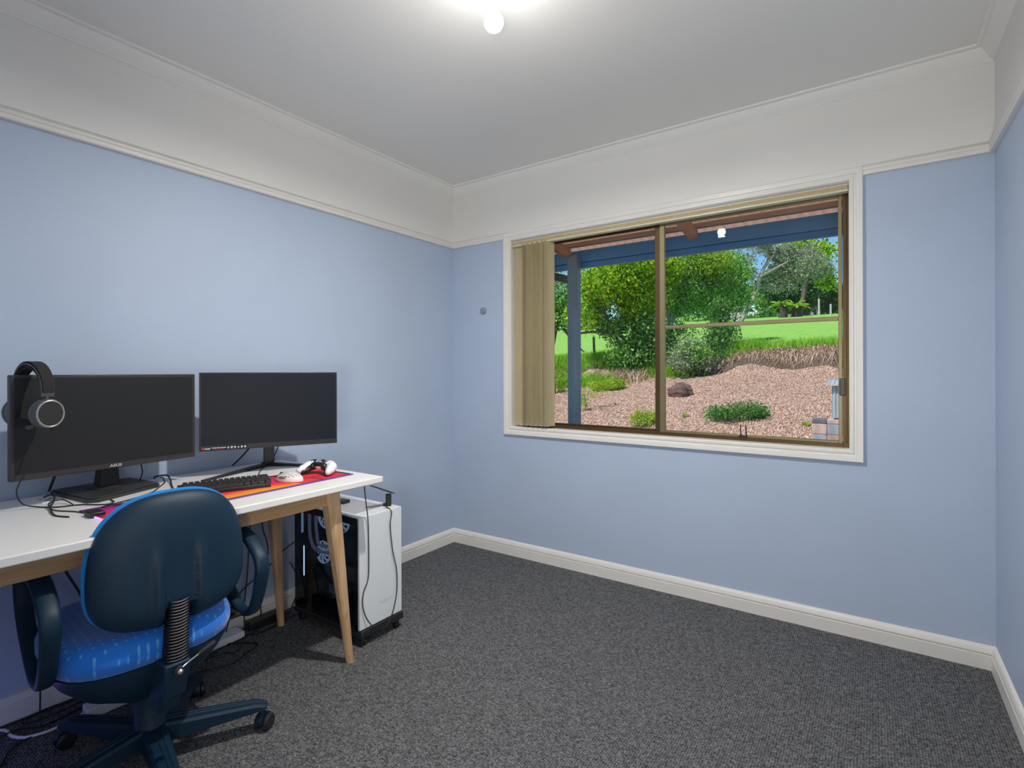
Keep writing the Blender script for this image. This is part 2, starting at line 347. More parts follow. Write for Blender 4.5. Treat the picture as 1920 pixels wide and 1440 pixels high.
schild(mb, 'sash_frame', M_bronze_l, bevel=.002)
schild(MB().box(1.500, SX1-.013, .060, .064, GZ0+.028, GZ1-.046), 'window_pane', M_glass, smooth=False)
mb = MB(); mb.box(SX1-.012, SX1+.012, .038, .052, 1.085, 1.165); schild(mb, 'sash_handle', pbr('olive_grey_plastic', (.06, .065, .05), .4), bevel=.004)
mb = MB(); mb.tube([(1.896, .045, GZ0+.024), (1.896, .045, .922), (1.920, .045, .922), (1.924, .045, GZ0+.024)], .0032, 6, smooth=False); mb.box(1.886, 1.922, .044, .052, GZ0+.016, GZ0+.026); schild(mb, 'latch_loop', M_black)

# vertical blind
bl = thing('vertical_blind', 'beige fabric vertical blind with its slats bunched at the left of the window', 'blind', (1.43, 0, .84))
def bchild(mb, name, mat, **k):
    mb.xf(Matrix.Translation((-1.43, 0, -.84))); return mb.build(name, mat, bl, **k)
mb = MB(); mb.box(GX0+.002, GX1-.002, .002, .038, 2.046, 2.054); mb.box(GX0+.002, GX1-.002, .002, .007, 2.050, 2.056)
hr = bchild(mb, 'headrail', pbr('cream_metal', (.72, .72, .62), .35), bevel=.001)
bchild(MB().box(GX0+.003, GX1-.003, .004, .036, 2.026, 2.046), 'pelmet_fabric', M_fabric2)
bchild(MB().box(GX0+.002, GX1-.002, .001, .038, 2.017, 2.026), 'pelmet_edge', pbr('pale_green_metal', (.62, .66, .50), .35), bevel=.001)
def slat(cx, cy, ang, z0=.862):
    mb = MB(); n = 8; w = .089; vs = []; fs = []
    ca, sa = math.cos(ang), math.sin(ang)
    zs = [z0, z0+.035, z0+.036, 2.017]
    for side in (0, 1):
        for z in zs:
            for i in range(n+1):
                u = -w/2+w*i/n; cv = .006*(1-(2*u/w)**2) + (.0006 if side else -.0006)
                if z < z0+.0355: cv += (.0008 if side else -.0008)
                vs.append((cx+u*ca-cv*sa, cy+u*sa+cv*ca, z))
    m_ = n+1; L = len(zs)
    for side in (0, 1):
        for j in range(L-1):
            for i in range(n):
                a = side*L*m_+j*m_+i; fs.append((a, a+1, a+m_+1, a+m_))
    B = L*m_
    for j in range(L-1):
        fs.append((j*m_, (j+1)*m_, B+(j+1)*m_, B+j*m_)); fs.append((j*m_+n, (j+1)*m_+n, B+(j+1)*m_+n, B+j*m_+n))
    for i in range(n):
        fs.append((i, i+1, B+i+1, B+i)); fs.append(((L-1)*m_+i, (L-1)*m_+i+1, B+(L-1)*m_+i+1, B+(L-1)*m_+i))
    return mb.add(vs, fs)
specs = [(.560, .026, 0.06)]
for i, x in enumerate([.622, .641, .659, .678, .697, .715, .734, .752, .770, .788]):
    specs.append((x, .006+.003*(i % 2), math.radians(80+[0, 16, -12, 14, -10, 18, -14, 12, -10, -4][i])))
for i, (x, y, a) in enumerate(specs):
    b_ = slat(x, y, a, .850 if i == 0 else .858-.001*(i % 3))
    s_ = bchild(b_, 'slat', M_fabric)
mb = MB(); mb.tube([(x, y-.02+.012*(i % 2), .862-.004*(i % 2)) for i, (x, y, a) in enumerate(specs)], .0022, 6); bchild(mb, 'bottom_chain', pbr('pale_chain_plastic', (.75, .75, .68), .3))

# round wall button (screw-cover style) left of the window
mb = MB(); mb.lathe([(.0, -.0235), (.008, -.0235), (.0115, -.022), (.0125, -.0195), (.0145, -.0215), (.0185, -.020), (.0215, -.015), (.0215, -.010), (.0235, -.006), (.0235, 0)][::1], (.276, 0, 1.617), 32, axis='Y')
wb = thing('wall_button', 'small round grey knob with four holes on the blue wall left of the window', 'knob', (.276, 0, 1.617))
mb.xf(Matrix.Translation((-.276, 0, -1.617))); mb.build('knob_body', pbr('blue_grey_plastic', (.26, .33, .41), .35), wb)
mb = MB()
for dx in (-1, 1):
    for dz in (-1, 1): mb.cyl((dx*.0032, -.0240, dz*.0036), (dx*.0032, -.0225, dz*.0036), .0017, n=10)
mb.build('hole', M_black, wb)

# ceiling bulb
bt = thing('ceiling_bulb', 'bare round glowing light bulb hanging in its white holder from the ceiling', 'light bulb', (BULB.x, BULB.y, BULB.z-.033))
mb = MB(); mb.lathe([(.0305*math.sin(a), .033-.0305*math.cos(a)) for a in np.linspace(.02, PI*.72, 20)], n=32); mb.build('bulb_globe', pbr('glowing_bulb', (1, 1, 1), .4, emit=(1, .975, .92), es=150), bt)
mb = MB(); mb.lathe([(.0212, .0545), (.0175, .066), (.0165, .085), (.0165, .09)], n=28); mb.build('bulb_base', M_whitep, bt)
mb = MB(); mb.lathe([(.019, .09), (.021, .095), (.021, .135), (.017, .14), (.017, .15), (.045, .155), (.047, .18), (.047, H-BULB.z+.0325)], n=32); mb.build('lamp_holder', pbr('aged_white_plastic', (.7, .7, .69), .4), bt)

# ------------------------------------------------------------------ desk
DT = .765
dk = thing('desk', 'long white topped desk with splayed oak legs against the blue wall', 'desk', (.39, -2.1, 0))
def dchild(mb, name, mat, **k):
    mb.xf(Matrix.Translation((-.39, 2.1, 0))); return mb.build(name, mat, dk, **k)
dchild(MB().box(.018, .765, -2.86, -1.325, DT-.025, DT), 'tabletop', M_top, bevel=.0035)
mb = MB(); mb.box(.665, .690, -2.74, -1.50, DT-.090, DT-.025); mb.box(.10, .125, -2.74, -1.50, DT-.090, DT-.025); mb.box(.125, .665, -1.535, -1.51, DT-.090, DT-.025); mb.box(.125, .665, -2.73, -2.705, DT-.090, DT-.025)
dchild(mb, 'apron', M_oak, bevel=.002)
def leg(tx, ty, fx, fy):
    mb = MB(); n = 16; vs = []; fs = []; K = 8
    for i in range(K+1):
        t = i/K; cx = tx+(fx-tx)*t; cy = ty+(fy-ty)*t; z = (DT-.025)*(1-t); hw = .031*(1-t)+.0155*t; e = 2+5*(1-t)**2*1.2
        for k in range(n):
            a = 2*PI*(k+.5)/n; c, s = math.cos(a), math.sin(a)
            rr = hw/((abs(c)**e+abs(s)**e)**(1/e)); vs.append((cx+rr*c, cy+rr*s, z))
    for i in range(K):
        for k in range(n): fs.append((i*n+k, i*n+(k+1) % n, (i+1)*n+(k+1) % n, (i+1)*n+k))
    fs += [tuple(range(n)), tuple(K*n+k for k in range(n-1, -1, -1))]
    return mb.add(vs, fs)
for a in ((.672, -1.520, .665, -1.419), (.130, -1.442, .136, -1.401), (.672, -2.72, .665, -2.82), (.125, -2.72, .136, -2.82)):
    dchild(leg(*a), 'leg', M_oakz, ang=30)

# ------------------------------------------------------------------ monitors
M_scr = pbr('dark_matte_screen', (.014, .015, .016), .42, spec=.4)
M_scr2 = pbr('dark_blue_matte_screen', (.006, .009, .016), .45, spec=.28)
M_sw = pbr('white_print', (.75, .75, .75), .5)
M_logo = pbr('grey_print', (.45, .45, .45), .4)
M_red = pbr('red_print', (.6, .02, .02), .4)
RX90 = Matrix.Rotation(PI/2, 4, 'X')
def T(x, y, z): return Matrix.Translation((x, y, z))
m1 = thing('monitor', 'left monitor with thick charcoal bezel and square foot, headset over its corner', 'monitor', (.110, -2.080, DT), math.radians(95.6))
# local frame: x to the right along the screen, -y towards the user
sx, sy = -.022, -.107      # panel centre offset
Wd, z0, z1 = .563, .097, .430
mb = MB(); mb.box(sx-Wd/2, sx+Wd/2, sy-.012, sy+.012, z0, z1); p = mb.build('bezel', M_black2, m1, bevel=.003)
MB().box(sx-Wd/2+.010, sx+Wd/2-.010, sy-.0128, sy-.0120, z0+.020, z1-.010).build('screen', M_scr, m1)
text('maker_lettering', 'ASUS', .013, M_logo, m1, T(sx-.016, sy-.0125, z0+.0055) @ RX90, bold=.0004, sx=1.25)
mb = MB(); mb.box(sx-.16, sx+.16, sy+.012, sy+.040, z0+.06, z1-.07); mb.build('rear_housing', M_black, m1, bevel=.008)
mb = MB(); mb.box(-.026, .030, -.022, .020, .020, .25); mb.hexa([(-.030, -.030, .018), (.034, -.030, .018), (.034, .024, .018), (-.030, .024, .018)], [(-.020, -.025, .11), (.030, -.025, .11), (.030, .022, .11), (-.020, .022, .11)])
mb.box(-.03, .03, -.068, -.02, .19, .26)
mb.build('stand_column', M_black, m1, bevel=.003)
mb = MB(); mb.lathe([(.058, .0165), (.058, .019), (.050, .023), (.0, .0235)], (0, 0, 0), 40); mb.build('swivel_ring', M_black2, m1)
B = [(-.145, -.108), (.075, -.160), (.150, -.095), (.155, .085), (-.100, .100)]
B = [(-.128, .100), (-.128, -.175), (-.100, -.193), (.118, -.120), (.135, -.100), (.130, .110)]
mb = MB(); mb.prism(B, 'Z', 0, .012); mb.prism([(x*.97, y*.97) for x, y in B], 'Z', .012, .0165); mb.build('foot', M_black2, m1, bevel=.003)
mb = MB(); mb.tube([(-.03, .010, .22), (-.06, .05, .19), (-.10, .075, .12), (-.125, .07, .07), (-.135, .09, .015)], .004, 8); mb.build('power_cable', M_cable, m1)
# small round speaker-like black puck lying on the foot, right of the column
m2 = thing('monitor', 'right monitor with thin black bezel, sticker strip on its lower edge and a V foot', 'monitor', (.128, -1.455, DT), math.radians(63.1))
ca, sa = math.cos(math.radians(63.1)), math.sin(math.radians(63.1))
def loc2(x, y, z=0): dx, dy = x-.128, y+1.455; return (dx*ca+dy*sa, -dx*sa+dy*ca, z)
pc = loc2(.303, -1.5425); sx, sy = pc[0], pc[1]; Wd, z0, z1 = .543, .112, .436
mb = MB(); mb.box(sx-Wd/2, sx+Wd/2, sy-.006, sy+.012, z0, z1); mb.build('bezel', M_black, m2, bevel=.002)
MB().box(sx-Wd/2+.006, sx+Wd/2-.006, sy-.0068, sy-.0060, z0+.022, z1-.006).build('screen', M_scr2, m2)
mb = MB(); mb.box(sx-.15, sx+.15, sy+.012, sy+.045, z0+.05, z1-.06); mb.build('rear_housing', M_black, m2, bevel=.01)
L0 = sx-Wd/2
st = MB().box(L0+.004, L0+.175, sy-.0066, sy-.0060, z0+.002, z0+.019).build('sticker_strip', pbr('black_gloss', (.006, .006, .008), .2), m2)
def child2(o): return o
mb = MB(); mb.prism([(L0+.009, z0+.014), (L0+.013, z0+.0155), (L0+.017, z0+.014), (L0+.017, z0+.008), (L0+.013, z0+.004), (L0+.009, z0+.008)], 'Y', sy-.0071, sy-.0066); mb.build('shield_emblem', M_red, st)
text('maker_lettering', 'msi', .0115, M_sw, st, T(L0+.0195, sy-.0067, z0+.0065) @ RX90, bold=.0003, sx=1.25)
mb = MB()
for a, b in ((.045, .060), (.062, .074), (.076, .097)): mb.box(L0+a, L0+b, sy-.0069, sy-.0066, z0+.0105, z0+.0130)
mb.build('print_line', M_sw, st)
MB().box(L0+.052, L0+.090, sy-.0069, sy-.0066, z0+.0060, z0+.0075).build('print_line', M_red, st)
for k in range(6):
    mb = MB(); cx = L0+.105+k*.0125
    mb.prism([(cx-.004, z0+.009), (cx+.004, z0+.009), (cx+[.001, .004, .002, 0, .004, .003][k], z0+.0145), (cx-[.001, .004, .004, 0, .004, .003][k], z0+.0145)], 'Y', sy-.0069, sy-.0066); mb.box(cx-.003, cx+.003, sy-.0069, sy-.0066, z0+.0055, z0+.0065)
    mb.build('print_icon', M_sw, st)
mb = MB(); mb.box(-.022, .022, -.018, .018, .008, .30); mb.box(-.025, .025, sy+.04, -.018, .20, .27) if sy+.04 < -.018 else None
mb.build('stand_column', M_black, m2, bevel=.003)
def footleg(p1, w):
    mb = MB(); d = Vector(p1).normalized(); nn = Vector((-d.y, d.x, 0))*w; e = Vector(p1)
    s0 = Vector((0, 0, 0))
    mb.hexa([s0-nn, e-nn*.7, e+nn*.7, s0+nn], [s0-nn+Vector((0, 0, .018)), e-nn*.7+Vector((0, 0, .006)), e+nn*.7+Vector((0, 0, .006)), s0+nn+Vector((0, 0, .018))]); return mb
footleg(loc2(.250, -1.805), .014).build('foot', M_black, m2, bevel=.002); footleg(loc2(.300, -1.352), .014).build('foot', M_black, m2, bevel=.002)
mb = MB(); mb.tube([(-.018, .020, .20), (-.05, .035, .13), (-.10, .03, .06), (-.15, .02, .010)], .0035, 8); mb.build('power_cable', M_cable, m2)
mb = MB(); mb.tube([(.055, .012, .14), (.045, .025, .09), (.025, .024, .04), (.02, -.026, .025), (-.015, -.03, .012), (-.03, -.02, .02), (-.02, .024, .014), (.02, .02, .02)], .0025, 8); mb.build('signal_cable', M_cable, m2)

# ------------------------------------------------------------------ headset on the monitor corner
hs = thing('headset', 'charcoal over-ear headset hanging over the corner of the left monitor', 'headset', (.262, -2.318, 1.0))
dv = Vector((.983, .200, 0)); dv.normalize()
hang = math.atan2(dv.y, dv.x)    # local x runs from rear cup to front cup
hs.rotation_euler = (0, 0, hang)
M_hs = pbr('headset_grey_metal', (.11, .11, .115), .35, metal=.3); M_ring = pbr('silver_ring', (.38, .38, .39), .3, metal=.5)
HR_ = .080
def band(r, z0, w0, w1, th, a0, a1, n=28):
    mb = MB(); vs = []; fs = []
    for i in range(n+1):
        a = a0+(a1-a0)*i/n; k = math.sin(a) if math.sin(a) > 0 else 0
        w = w0+(w1-w0)*k; x = math.cos(a)*r*1.0; z = z0+math.sin(a)*r*.98
        nx, nz = math.cos(a), math.sin(a)
        for (o, y) in ((0, -w), (0, w), (th, w), (th, -w)): vs.append((x+nx*o, y, z+nz*o))
    for i in range(n):
        for k in range(4): fs.append((i*4+k, i*4+(k+1) % 4, (i+1)*4+(k+1) % 4, (i+1)*4+k))
    fs += [(0, 1, 2, 3), tuple(n*4+k for k in (3, 2, 1, 0))]
    return mb.add(vs, fs)
band(.082, .148, .017, .019, .004, -.25, PI+.25).build('headband', M_hs, hs, bevel=.001)
band(.0865, .150, .0145, .0165, .0035, -.1, PI+.1).build('band_strap', pbr('black_woven_fabric', (.02, .019, .018), .9, bump=.4, bscale=600), hs, bevel=.001)
band(.071, .146, .0125, .015, .004, .45, PI-.45).build('inner_pad', pbr('black_woven_fabric', (.02, .019, .018), .9), hs, bevel=.001)
for sgn in (1, -1):
    X = sgn*.081
    mb = MB(); mb.tube([(X, 0, .134), (X*1.0, 0, .120), (X*1.02, .012, .114), (X*1.02, .030, .104), (X*1.02, .040, .090)], .004, 10, flat=1.0)
    yk = mb.build('yoke', M_hs, hs)
    mb = MB()
    prof = [(.004, -.030), (.036, -.030), (.042, -.024), (.043, -.010), (.040, -.006), (.040, 0), (.043, .004), (.043, .010), (.040, .016), (.038, .018), (.0, .018)]
    vs = []; fs = []; n = 40
    for r, xx in prof:
        for k in range(n):
            a = 2*PI*k/n; vs.append((X+sgn*xx, r*.92*math.cos(a), .075+r*1.08*math.sin(a)))
    for i in range(len(prof)-1):
        for k in range(n): fs.append((i*n+k, i*n+(k+1) % n, (i+1)*n+(k+1) % n, (i+1)*n+k))
    fs.append(tuple(range(n)))
    mb.add(vs, fs); cup = mb.build('ear_cup', M_hs, hs, ang=45)
    mb = MB(); mb.tube([(X+sgn*.0175, .0345*math.cos(a), .075+.040*math.sin(a)) for a in np.linspace(0, 2*PI, 24, endpoint=False)], .0028, 8, closed=True, sub=2); mb.build('silver_rim', M_ring, cup, label='silver grey rim of the ear cup')
    mb = MB(); mb.lathe([(.0, .0182*sgn), (.0, .0182*sgn)], n=3)
    mb = MB(); vs = [(X+sgn*.0186, .0330*math.cos(2*PI*k/n), .075+.0385*math.sin(2*PI*k/n)) for k in range(n)]; vs += [(X+sgn*.0170, v[1], v[2]) for v in vs]; mb.add(vs, [tuple(range(n)), tuple(range(2*n-1, n-1, -1))]+[(k, (k+1) % n, n+(k+1) % n, n+k) for k in range(n)]); mb.build('ear_plate', pbr('black_mesh_plate', (.018, .017, .016), .6), cup)
mb = MB(); mb.tube([(.085, -.036, .040), (.078, -.044, .035), (.07, -.045, .036)], .006, 10); mb.build('microphone', M_black2, hs)

def cable(name, pts, r, label, mat=None, cat='cable', sub=6, n=8, group=None):
    o = MB().tube(pts, r, n, sub=sub).build(name, mat or M_cable); return tag(o, label, cat, group)
z = DT+.0025
cable('headset_cable', [(.325, -2.292, 1.030), (.330, -2.288, 1.01), (.322, -2.310, .955), (.300, -2.345, .89), (.24, -2.352, .83), (.22, -2.335, .785), (.232, -2.300, z+.001), (.283, -2.262, z), (.306, -2.212, z), (.370, -2.165, z), (.356, -2.135, z), (.31, -2.130, z+.001)], .0022, 'thin black headset cable curving from the ear cup down to the desk')
cable('desk_cable', [(.460, -2.282, z), (.40, -2.300, z), (.30, -2.285, z+.004), (.224, -2.259, z+.008), (.150, -2.238, z+.012), (.110, -2.240, z+.012), (.085, -2.250, z+.002)], .0026, 'black cable lying over the printed card and plugged into the mouse mat hub')
cable('desk_cable', [(.455, -2.238, z), (.40, -2.250, z), (.335, -2.282, z+.001), (.290, -2.285, z+.006), (.240, -2.272, z+.010), (.225, -2.235, z+.010), (.285, -2.225, z+.001)], .002, 'thin black cable looping on the desk in front of the monitor foot')
cable('desk_cable', [(.425, -2.190, DT+.0075), (.393, -2.145, z+.002), (.355, -2.080, z), (.299, -2.000, z), (.237, -1.955, z+.001), (.150, -1.900, z), (.094, -1.880, z), (.050, -1.868, z+.004), (.030, -1.87, z+.001)], .002, 'thin black cable running along the desk from the monitor foot to the keyboard')
cable('keyboard_cable', [(.040, -1.895, z), (.045, -1.890, z+.010), (.085, -1.868, z+.016), (.150, -1.880, z+.008), (.25, -1.915, z), (.355, -1.945, z+.004), (.382, -1.925, z+.010)], .003, 'black cable leading from the back edge of the desk into the keyboard')
cable('mouse_cable', [(.452, -1.580, z+.009), (.42, -1.600, z+.004), (.36, -1.615, z), (.30, -1.60, z), (.20, -1.53, z), (.08, -1.42, z)], .0022, 'thin black cable from the white mouse towards the back of the desk')
cable('monitor_cable', [(.120, -1.965, .93), (.10, -1.962, .85), (.10, -1.958, .81), (.09, -1.968, .775), (.06, -1.975, z)], .0025, 'short black cable hanging below the left monitor by the wall')

# printed card
cdn = thing('printed_card', 'small white printed card lying under cables left of the monitor foot', 'card', (.128, -2.250, DT), math.radians(8))
MB().box(-.040, .040, -.030, .026, 0, .003).build('card', M_whitep, cdn)
for (x, y, w, h, c, nm) in ((-.01, .012, .02, .005, (.55, .38, .05), 'yellow_mark'), (.015, -.006, .022, .006, (.10, .35, .40), 'teal_mark'), (-.022, -.012, .014, .005, (.5, .2, .1), 'orange_mark')):
    MB().box(x-w/2, x+w/2, y-h, y+h, .003, .0033).build(nm, pbr(nm+'_ink', c, .6), cdn)

# ------------------------------------------------------------------ mouse mat
def mat_mat():
    mt, n, l, b = nodes('printed_mat_cloth'); b.inputs['Roughness'].default_value = .75
    tc = n.new('ShaderNodeTexCoord'); sp = n.new('ShaderNodeSeparateXYZ'); l.new(tc.outputs['Object'], sp.inputs[0])
    u, v = sp.outputs[0], sp.outputs[1]      # u along 0..0.86 (left to right), v 0..0.25 (front to back)
    rp = n.new('ShaderNodeValToRGB'); cr = rp.color_ramp
    cr.elements[0].position = 0; cr.elements[0].color = (.90, .30, .02, 1); cr.elements[1].position = 1; cr.elements[1].color = (.10, .01, .12, 1)
    for p_, c_ in ((.22, (.85, .08, .03)), (.45, (.75, .02, .06)), (.70, (.60, .01, .20)), (.86, (.22, .01, .20))):
        e = cr.elements.new(p_); e.color = (*c_, 1)
    ns = n.new('ShaderNodeTexNoise'); ns.inputs['Scale'].default_value = 9; l.new(tc.outputs['Object'], ns.inputs['Vector'])
    vv = mth(n, l, 'DIVIDE', v, .25); wob = mth(n, l, 'MULTIPLY_ADD', ns.outputs[0], .12, -.06); l.new(mth(n, l, 'ADD', vv, wob), rp.inputs[0])
    # orange and yellow stripes in the lower middle
    d1 = mth(n, l, 'MULTIPLY', mth(n, l, 'GREATER_THAN', u, .22), mth(n, l, 'LESS_THAN', mth(n, l, 'MULTIPLY_ADD', v, .6, u), .585))
    d2 = mth(n, l, 'MULTIPLY', mth(n, l, 'LESS_THAN', v, .072), mth(n, l, 'GREATER_THAN', v, .010)); inr = mth(n, l, 'MULTIPLY', d1, d2)
    stp = mth(n, l, 'LESS_THAN', mth(n, l, 'FRACT', mth(n, l, 'MULTIPLY', v, 105)), .25)
    rs = n.new('ShaderNodeValToRGB'); rs.color_ramp.elements[0].color = (.95, .45, .02, 1); rs.color_ramp.elements[1].color = (.92, .20, .02, 1); rs.color_ramp.elements[1].position = .3; l.new(vv, rs.inputs[0])
    ms = n.new('ShaderNodeMix'); ms.data_type = 'RGBA'; l.new(stp, ms.inputs[0]); l.new(rs.outputs[0], ms.inputs[6]); ms.inputs[7].default_value = (.55, .10, .02, 1)
    m1_ = n.new('ShaderNodeMix'); m1_.data_type = 'RGBA'; l.new(inr, m1_.inputs[0]); l.new(rp.outputs[0], m1_.inputs[6]); l.new(ms.outputs[2], m1_.inputs[7])
    # red blocks with dark joints on the right
    br = n.new('ShaderNodeTexBrick'); br.inputs['Scale'].default_value = 1; br.inputs['Brick Width'].default_value = .13; br.inputs['Row Height'].default_value = .085
    br.inputs['Mortar Size'].default_value = .004; br.inputs['Color1'].default_value = (.72, .03, .05, 1); br.inputs['Color2'].default_value = (.62, .02, .05, 1); br.inputs['Mortar'].default_value = (.02, .01, .02, 1)
    l.new(tc.outputs['Object'], br.inputs['Vector'])
    m2_ = n.new('ShaderNodeMix'); m2_.data_type = 'RGBA'; l.new(mth(n, l, 'GREATER_THAN', u, .62), m2_.inputs[0]); l.new(m1_.outputs[2], m2_.inputs[6]); l.new(br.outputs[0], m2_.inputs[7])
    # dark silhouette shapes on the left
    n2 = n.new('ShaderNodeTexNoise'); n2.inputs['Scale'].default_value = 14; n2.inputs['Detail'].default_value = 2; l.new(tc.outputs['Object'], n2.inputs['Vector'])
    sil = mth(n, l, 'MULTIPLY', mth(n, l, 'GREATER_THAN', n2.outputs[0], .60), mth(n, l, 'LESS_THAN', u, .22))
    edge = mth(n, l, 'LESS_THAN', v, .010); e2 = mth(n, l, 'GREATER_THAN', u, .845)
    dark = mth(n, l, 'MAXIMUM', mth(n, l, 'MAXIMUM', sil, edge), e2)
    m3_ = n.new('ShaderNodeMix'); m3_.data_type = 'RGBA'; l.new(dark, m3_.inputs[0]); l.new(m2_.outputs[2], m3_.inputs[6]); m3_.inputs[7].default_value = (.02, .012, .03, 1)
    l.new(m3_.outputs[2], b.inputs['Base Color']); return mt
pad_rot = math.atan2(.855, -.020)
pad = thing('mouse_mat', 'long mouse mat printed in magenta, red and orange with a glowing violet edge', 'mouse mat', (.652, -2.235, DT), pad_rot)
MB().box(0, .86, 0, .25, 0, .004).build('printed_cloth', mat_mat(), pad, smooth=False)
M_led = pbr('violet_led_tube', (.5, .4, .7), .4, emit=(.62, .30, 1.0), es=1.1); M_led2 = pbr('violet_stitched_edge', (.13, .07, .30), .5)
MB().box(-.004, 0, .0, .12, 0, .005).build('glowing_edge', M_led, pad, label='glowing pink violet end edge')
MB().box(0, .86, -.003, 0, 0, .005).build('front_edge', M_led2, pad, label='violet front edge')
MB().box(-.012, .026, .120, .175, 0, .016).build('light_hub', M_black, pad, bevel=.003, label='black light control box at the mat corner')

# ------------------------------------------------------------------ keyboard
kb_rot = math.atan2(.276, .101)
kb = thing('keyboard', 'black compact mechanical keyboard tilted on the desk in front of the right monitor', 'keyboard', (.484, -1.990, DT), kb_rot)
mb = MB(); mb.hexa([(0, 0, .004), (.294, 0, .004), (.294, .104, .006), (0, .104, .006)], [(0, 0, .018), (.294, 0, .018), (.294, .104, .030), (0, .104, .030)]); mb.box(.01, .284, .004, .02, 0, .005); mb.box(.01, .284, .085, .10, 0, .007)
mb.build('case', M_black, kb, bevel=.002)
M_key = pbr('charcoal_keycap', (.028, .028, .030), .5)
rows = [[1]*13+[2], [1.5]+[1]*12+[1.5], [1.75]+[1]*11+[2.25], [2.25]+[1]*10+[2.75], [1.25, 1.25, 1.25, 6.25, 1.25, 1.25, 1.25, 1.25]]
U = .0190
for ri, row in enumerate(rows):
    x = .014; y1 = .101-ri*U; y0_ = y1-U; zt = .018+.012*((y0_+y1)/2/.104)
    for w in row:
        a, b_ = x+.0008, x+w*U-.0008; c, d_ = y0_+.0008, y1-.0008; tp = .0095
        MB().hexa([(a, c, zt), (b_, c, zt), (b_, d_, zt), (a, d_, zt)], [(a+.002, c+.0015, zt+tp), (b_-.002, c+.0015, zt+tp), (b_-.002, d_-.003, zt+tp), (a+.002, d_-.003, zt+tp)]).build('keycap', M_key, kb)
        x += w*U

# ------------------------------------------------------------------ mouse
def ellip(mb, c, r, n=24, m_=14, fn=None, zmin=-1, mi=0):
    vs = []; fs = []
    for i in range(m_+1):
        ph = PI*i/m_-PI/2
        for k in range(n):
            a = 2*PI*k/n; p_ = [math.cos(ph)*math.cos(a), math.cos(ph)*math.sin(a), max(math.sin(ph), zmin)]
            if fn: p_ = fn(p_)
            vs.append((c[0]+p_[0]*r[0], c[1]+p_[1]*r[1], c[2]+p_[2]*r[2]))
    for i in range(m_):
        for k in range(n): fs.append((i*n+k, i*n+(k+1) % n, (i+1)*n+(k+1) % n, (i+1)*n+k))
    return mb.add(vs, fs, mi)
ms = thing('computer_mouse', 'white honeycomb computer mouse on the red part of the mat', 'mouse', (.545, -1.612, DT+.0045), math.radians(20))
def mfn(p_):
    x, y, z_ = p_; w = .86+.14*math.cos(2.6*x)+.06*x*x
    return [math.copysign(abs(x)**.85, x), y*w, z_*(1-.28*max(0, -x)-.10*x*x) if z_ > 0 else z_]
M_holes = None
def hole_mat():
    mt, n, l, b = nodes('white_pierced_shell'); b.inputs['Roughness'].default_value = .4
    tc = n.new('ShaderNodeTexCoord'); v = n.new('ShaderNodeTexVoronoi'); v.voronoi_dimensions = '2D'; v.inputs['Scale'].default_value = 150; v.inputs['Randomness'].default_value = .15
    l.new(tc.outputs['Object'], v.inputs['Vector']); sp = n.new('ShaderNodeSeparateXYZ'); l.new(tc.outputs['Object'], sp.inputs[0])
    h = mth(n, l, 'MULTIPLY', mth(n, l, 'LESS_THAN', v.outputs['Distance'], .32), mth(n, l, 'MULTIPLY', mth(n, l, 'GREATER_THAN', sp.outputs[2], .020), mth(n, l, 'GREATER_THAN', sp.outputs[0], -.022)))
    mx = n.new('ShaderNodeMix'); mx.data_type = 'RGBA'; l.new(h, mx.inputs[0]); mx.inputs[6].default_value = (.82, .82, .80, 1); mx.inputs[7].default_value = (.10, .10, .10, 1)
    l.new(mx.outputs[2], b.inputs['Base Color']); return mt
mb = MB(); ellip(mb, (0, 0, .006), (.060, .031, .033), fn=mfn, zmin=-.15); mb.build('shell', hole_mat(), ms)
mb = MB(); mb.lathe([(.003, -.0035), (.0095, -.0035), (.0105, 0), (.0095, .0035), (.003, .0035)], (-.036, 0, .0235), 20, axis='Y'); mb.build('scroll_wheel', M_black, ms)
mb = MB(); ellip(mb, (-.012, -.0285, .018), (.018, .004, .006), 14, 8); mb.build('side_button', M_grey, ms)

# ------------------------------------------------------------------ game controller
gc = thing('game_controller', 'white game controller with black centre and sticks resting on the mat', 'game controller', (.515, -1.455, DT+.0045), math.radians(24)); gc.scale = (.88, .88, .88)
mb = MB()
for s in (-1, 1):   # grips with horn-like sweep towards the user (-y)
    mb.tube([(s*.030, .024, .040), (s*.050, .020, .036), (s*.062, .002, .031), (s*.070, -.026, .025), (s*.076, -.052, .020)], [.020, .024, .025, .021, .0145], 16, sub=4)
    ellip(mb, (s*.076, -.052, .020), (.0145, .0145, .0145), 16, 10)
ellip(mb, (0, .018, .036), (.055, .026, .020), 24, 12)
mb.build('white_body', M_whitep, gc, ang=60)
mb = MB(); mb.box(-.026, .026, -.016, .040, .044, .055); mb.box(-.034, .034, -.010, .010, .036, .050)
for s in (-1, 1): mb.tube([(s*.022, -.006, .040), (s*.048, -.016, .024), (s*.064, -.052, .012)], [.017, .014, .009], 10)
mb.build('black_centre', M_black, gc, bevel=.004)
for s in (-1, 1):
    mb = MB(); mb.lathe([(.006, 0), (.005, .010), (.0095, .012), (.0105, .016), (.0085, .0175), (.0, .0165)], (s*.022, -.004, .052), 20); mb.build('thumb_stick', M_black2, gc)
    mb = MB(); mb.box(s*.048-.014, s*.048+.014, .034, .050, .036, .050); mb.build('trigger', M_black, gc, bevel=.004)
mb = MB(); mb.prism([(-.056, .014), (-.050, .014), (-.050, .008), (-.044, .008), (-.044, .014), (-.038, .014), (-.038, .020), (-.044, .020), (-.044, .026), (-.050, .026), (-.050, .020), (-.056, .020)], 'Z', .054, .062); mb.build('direction_pad', M_grey, gc)

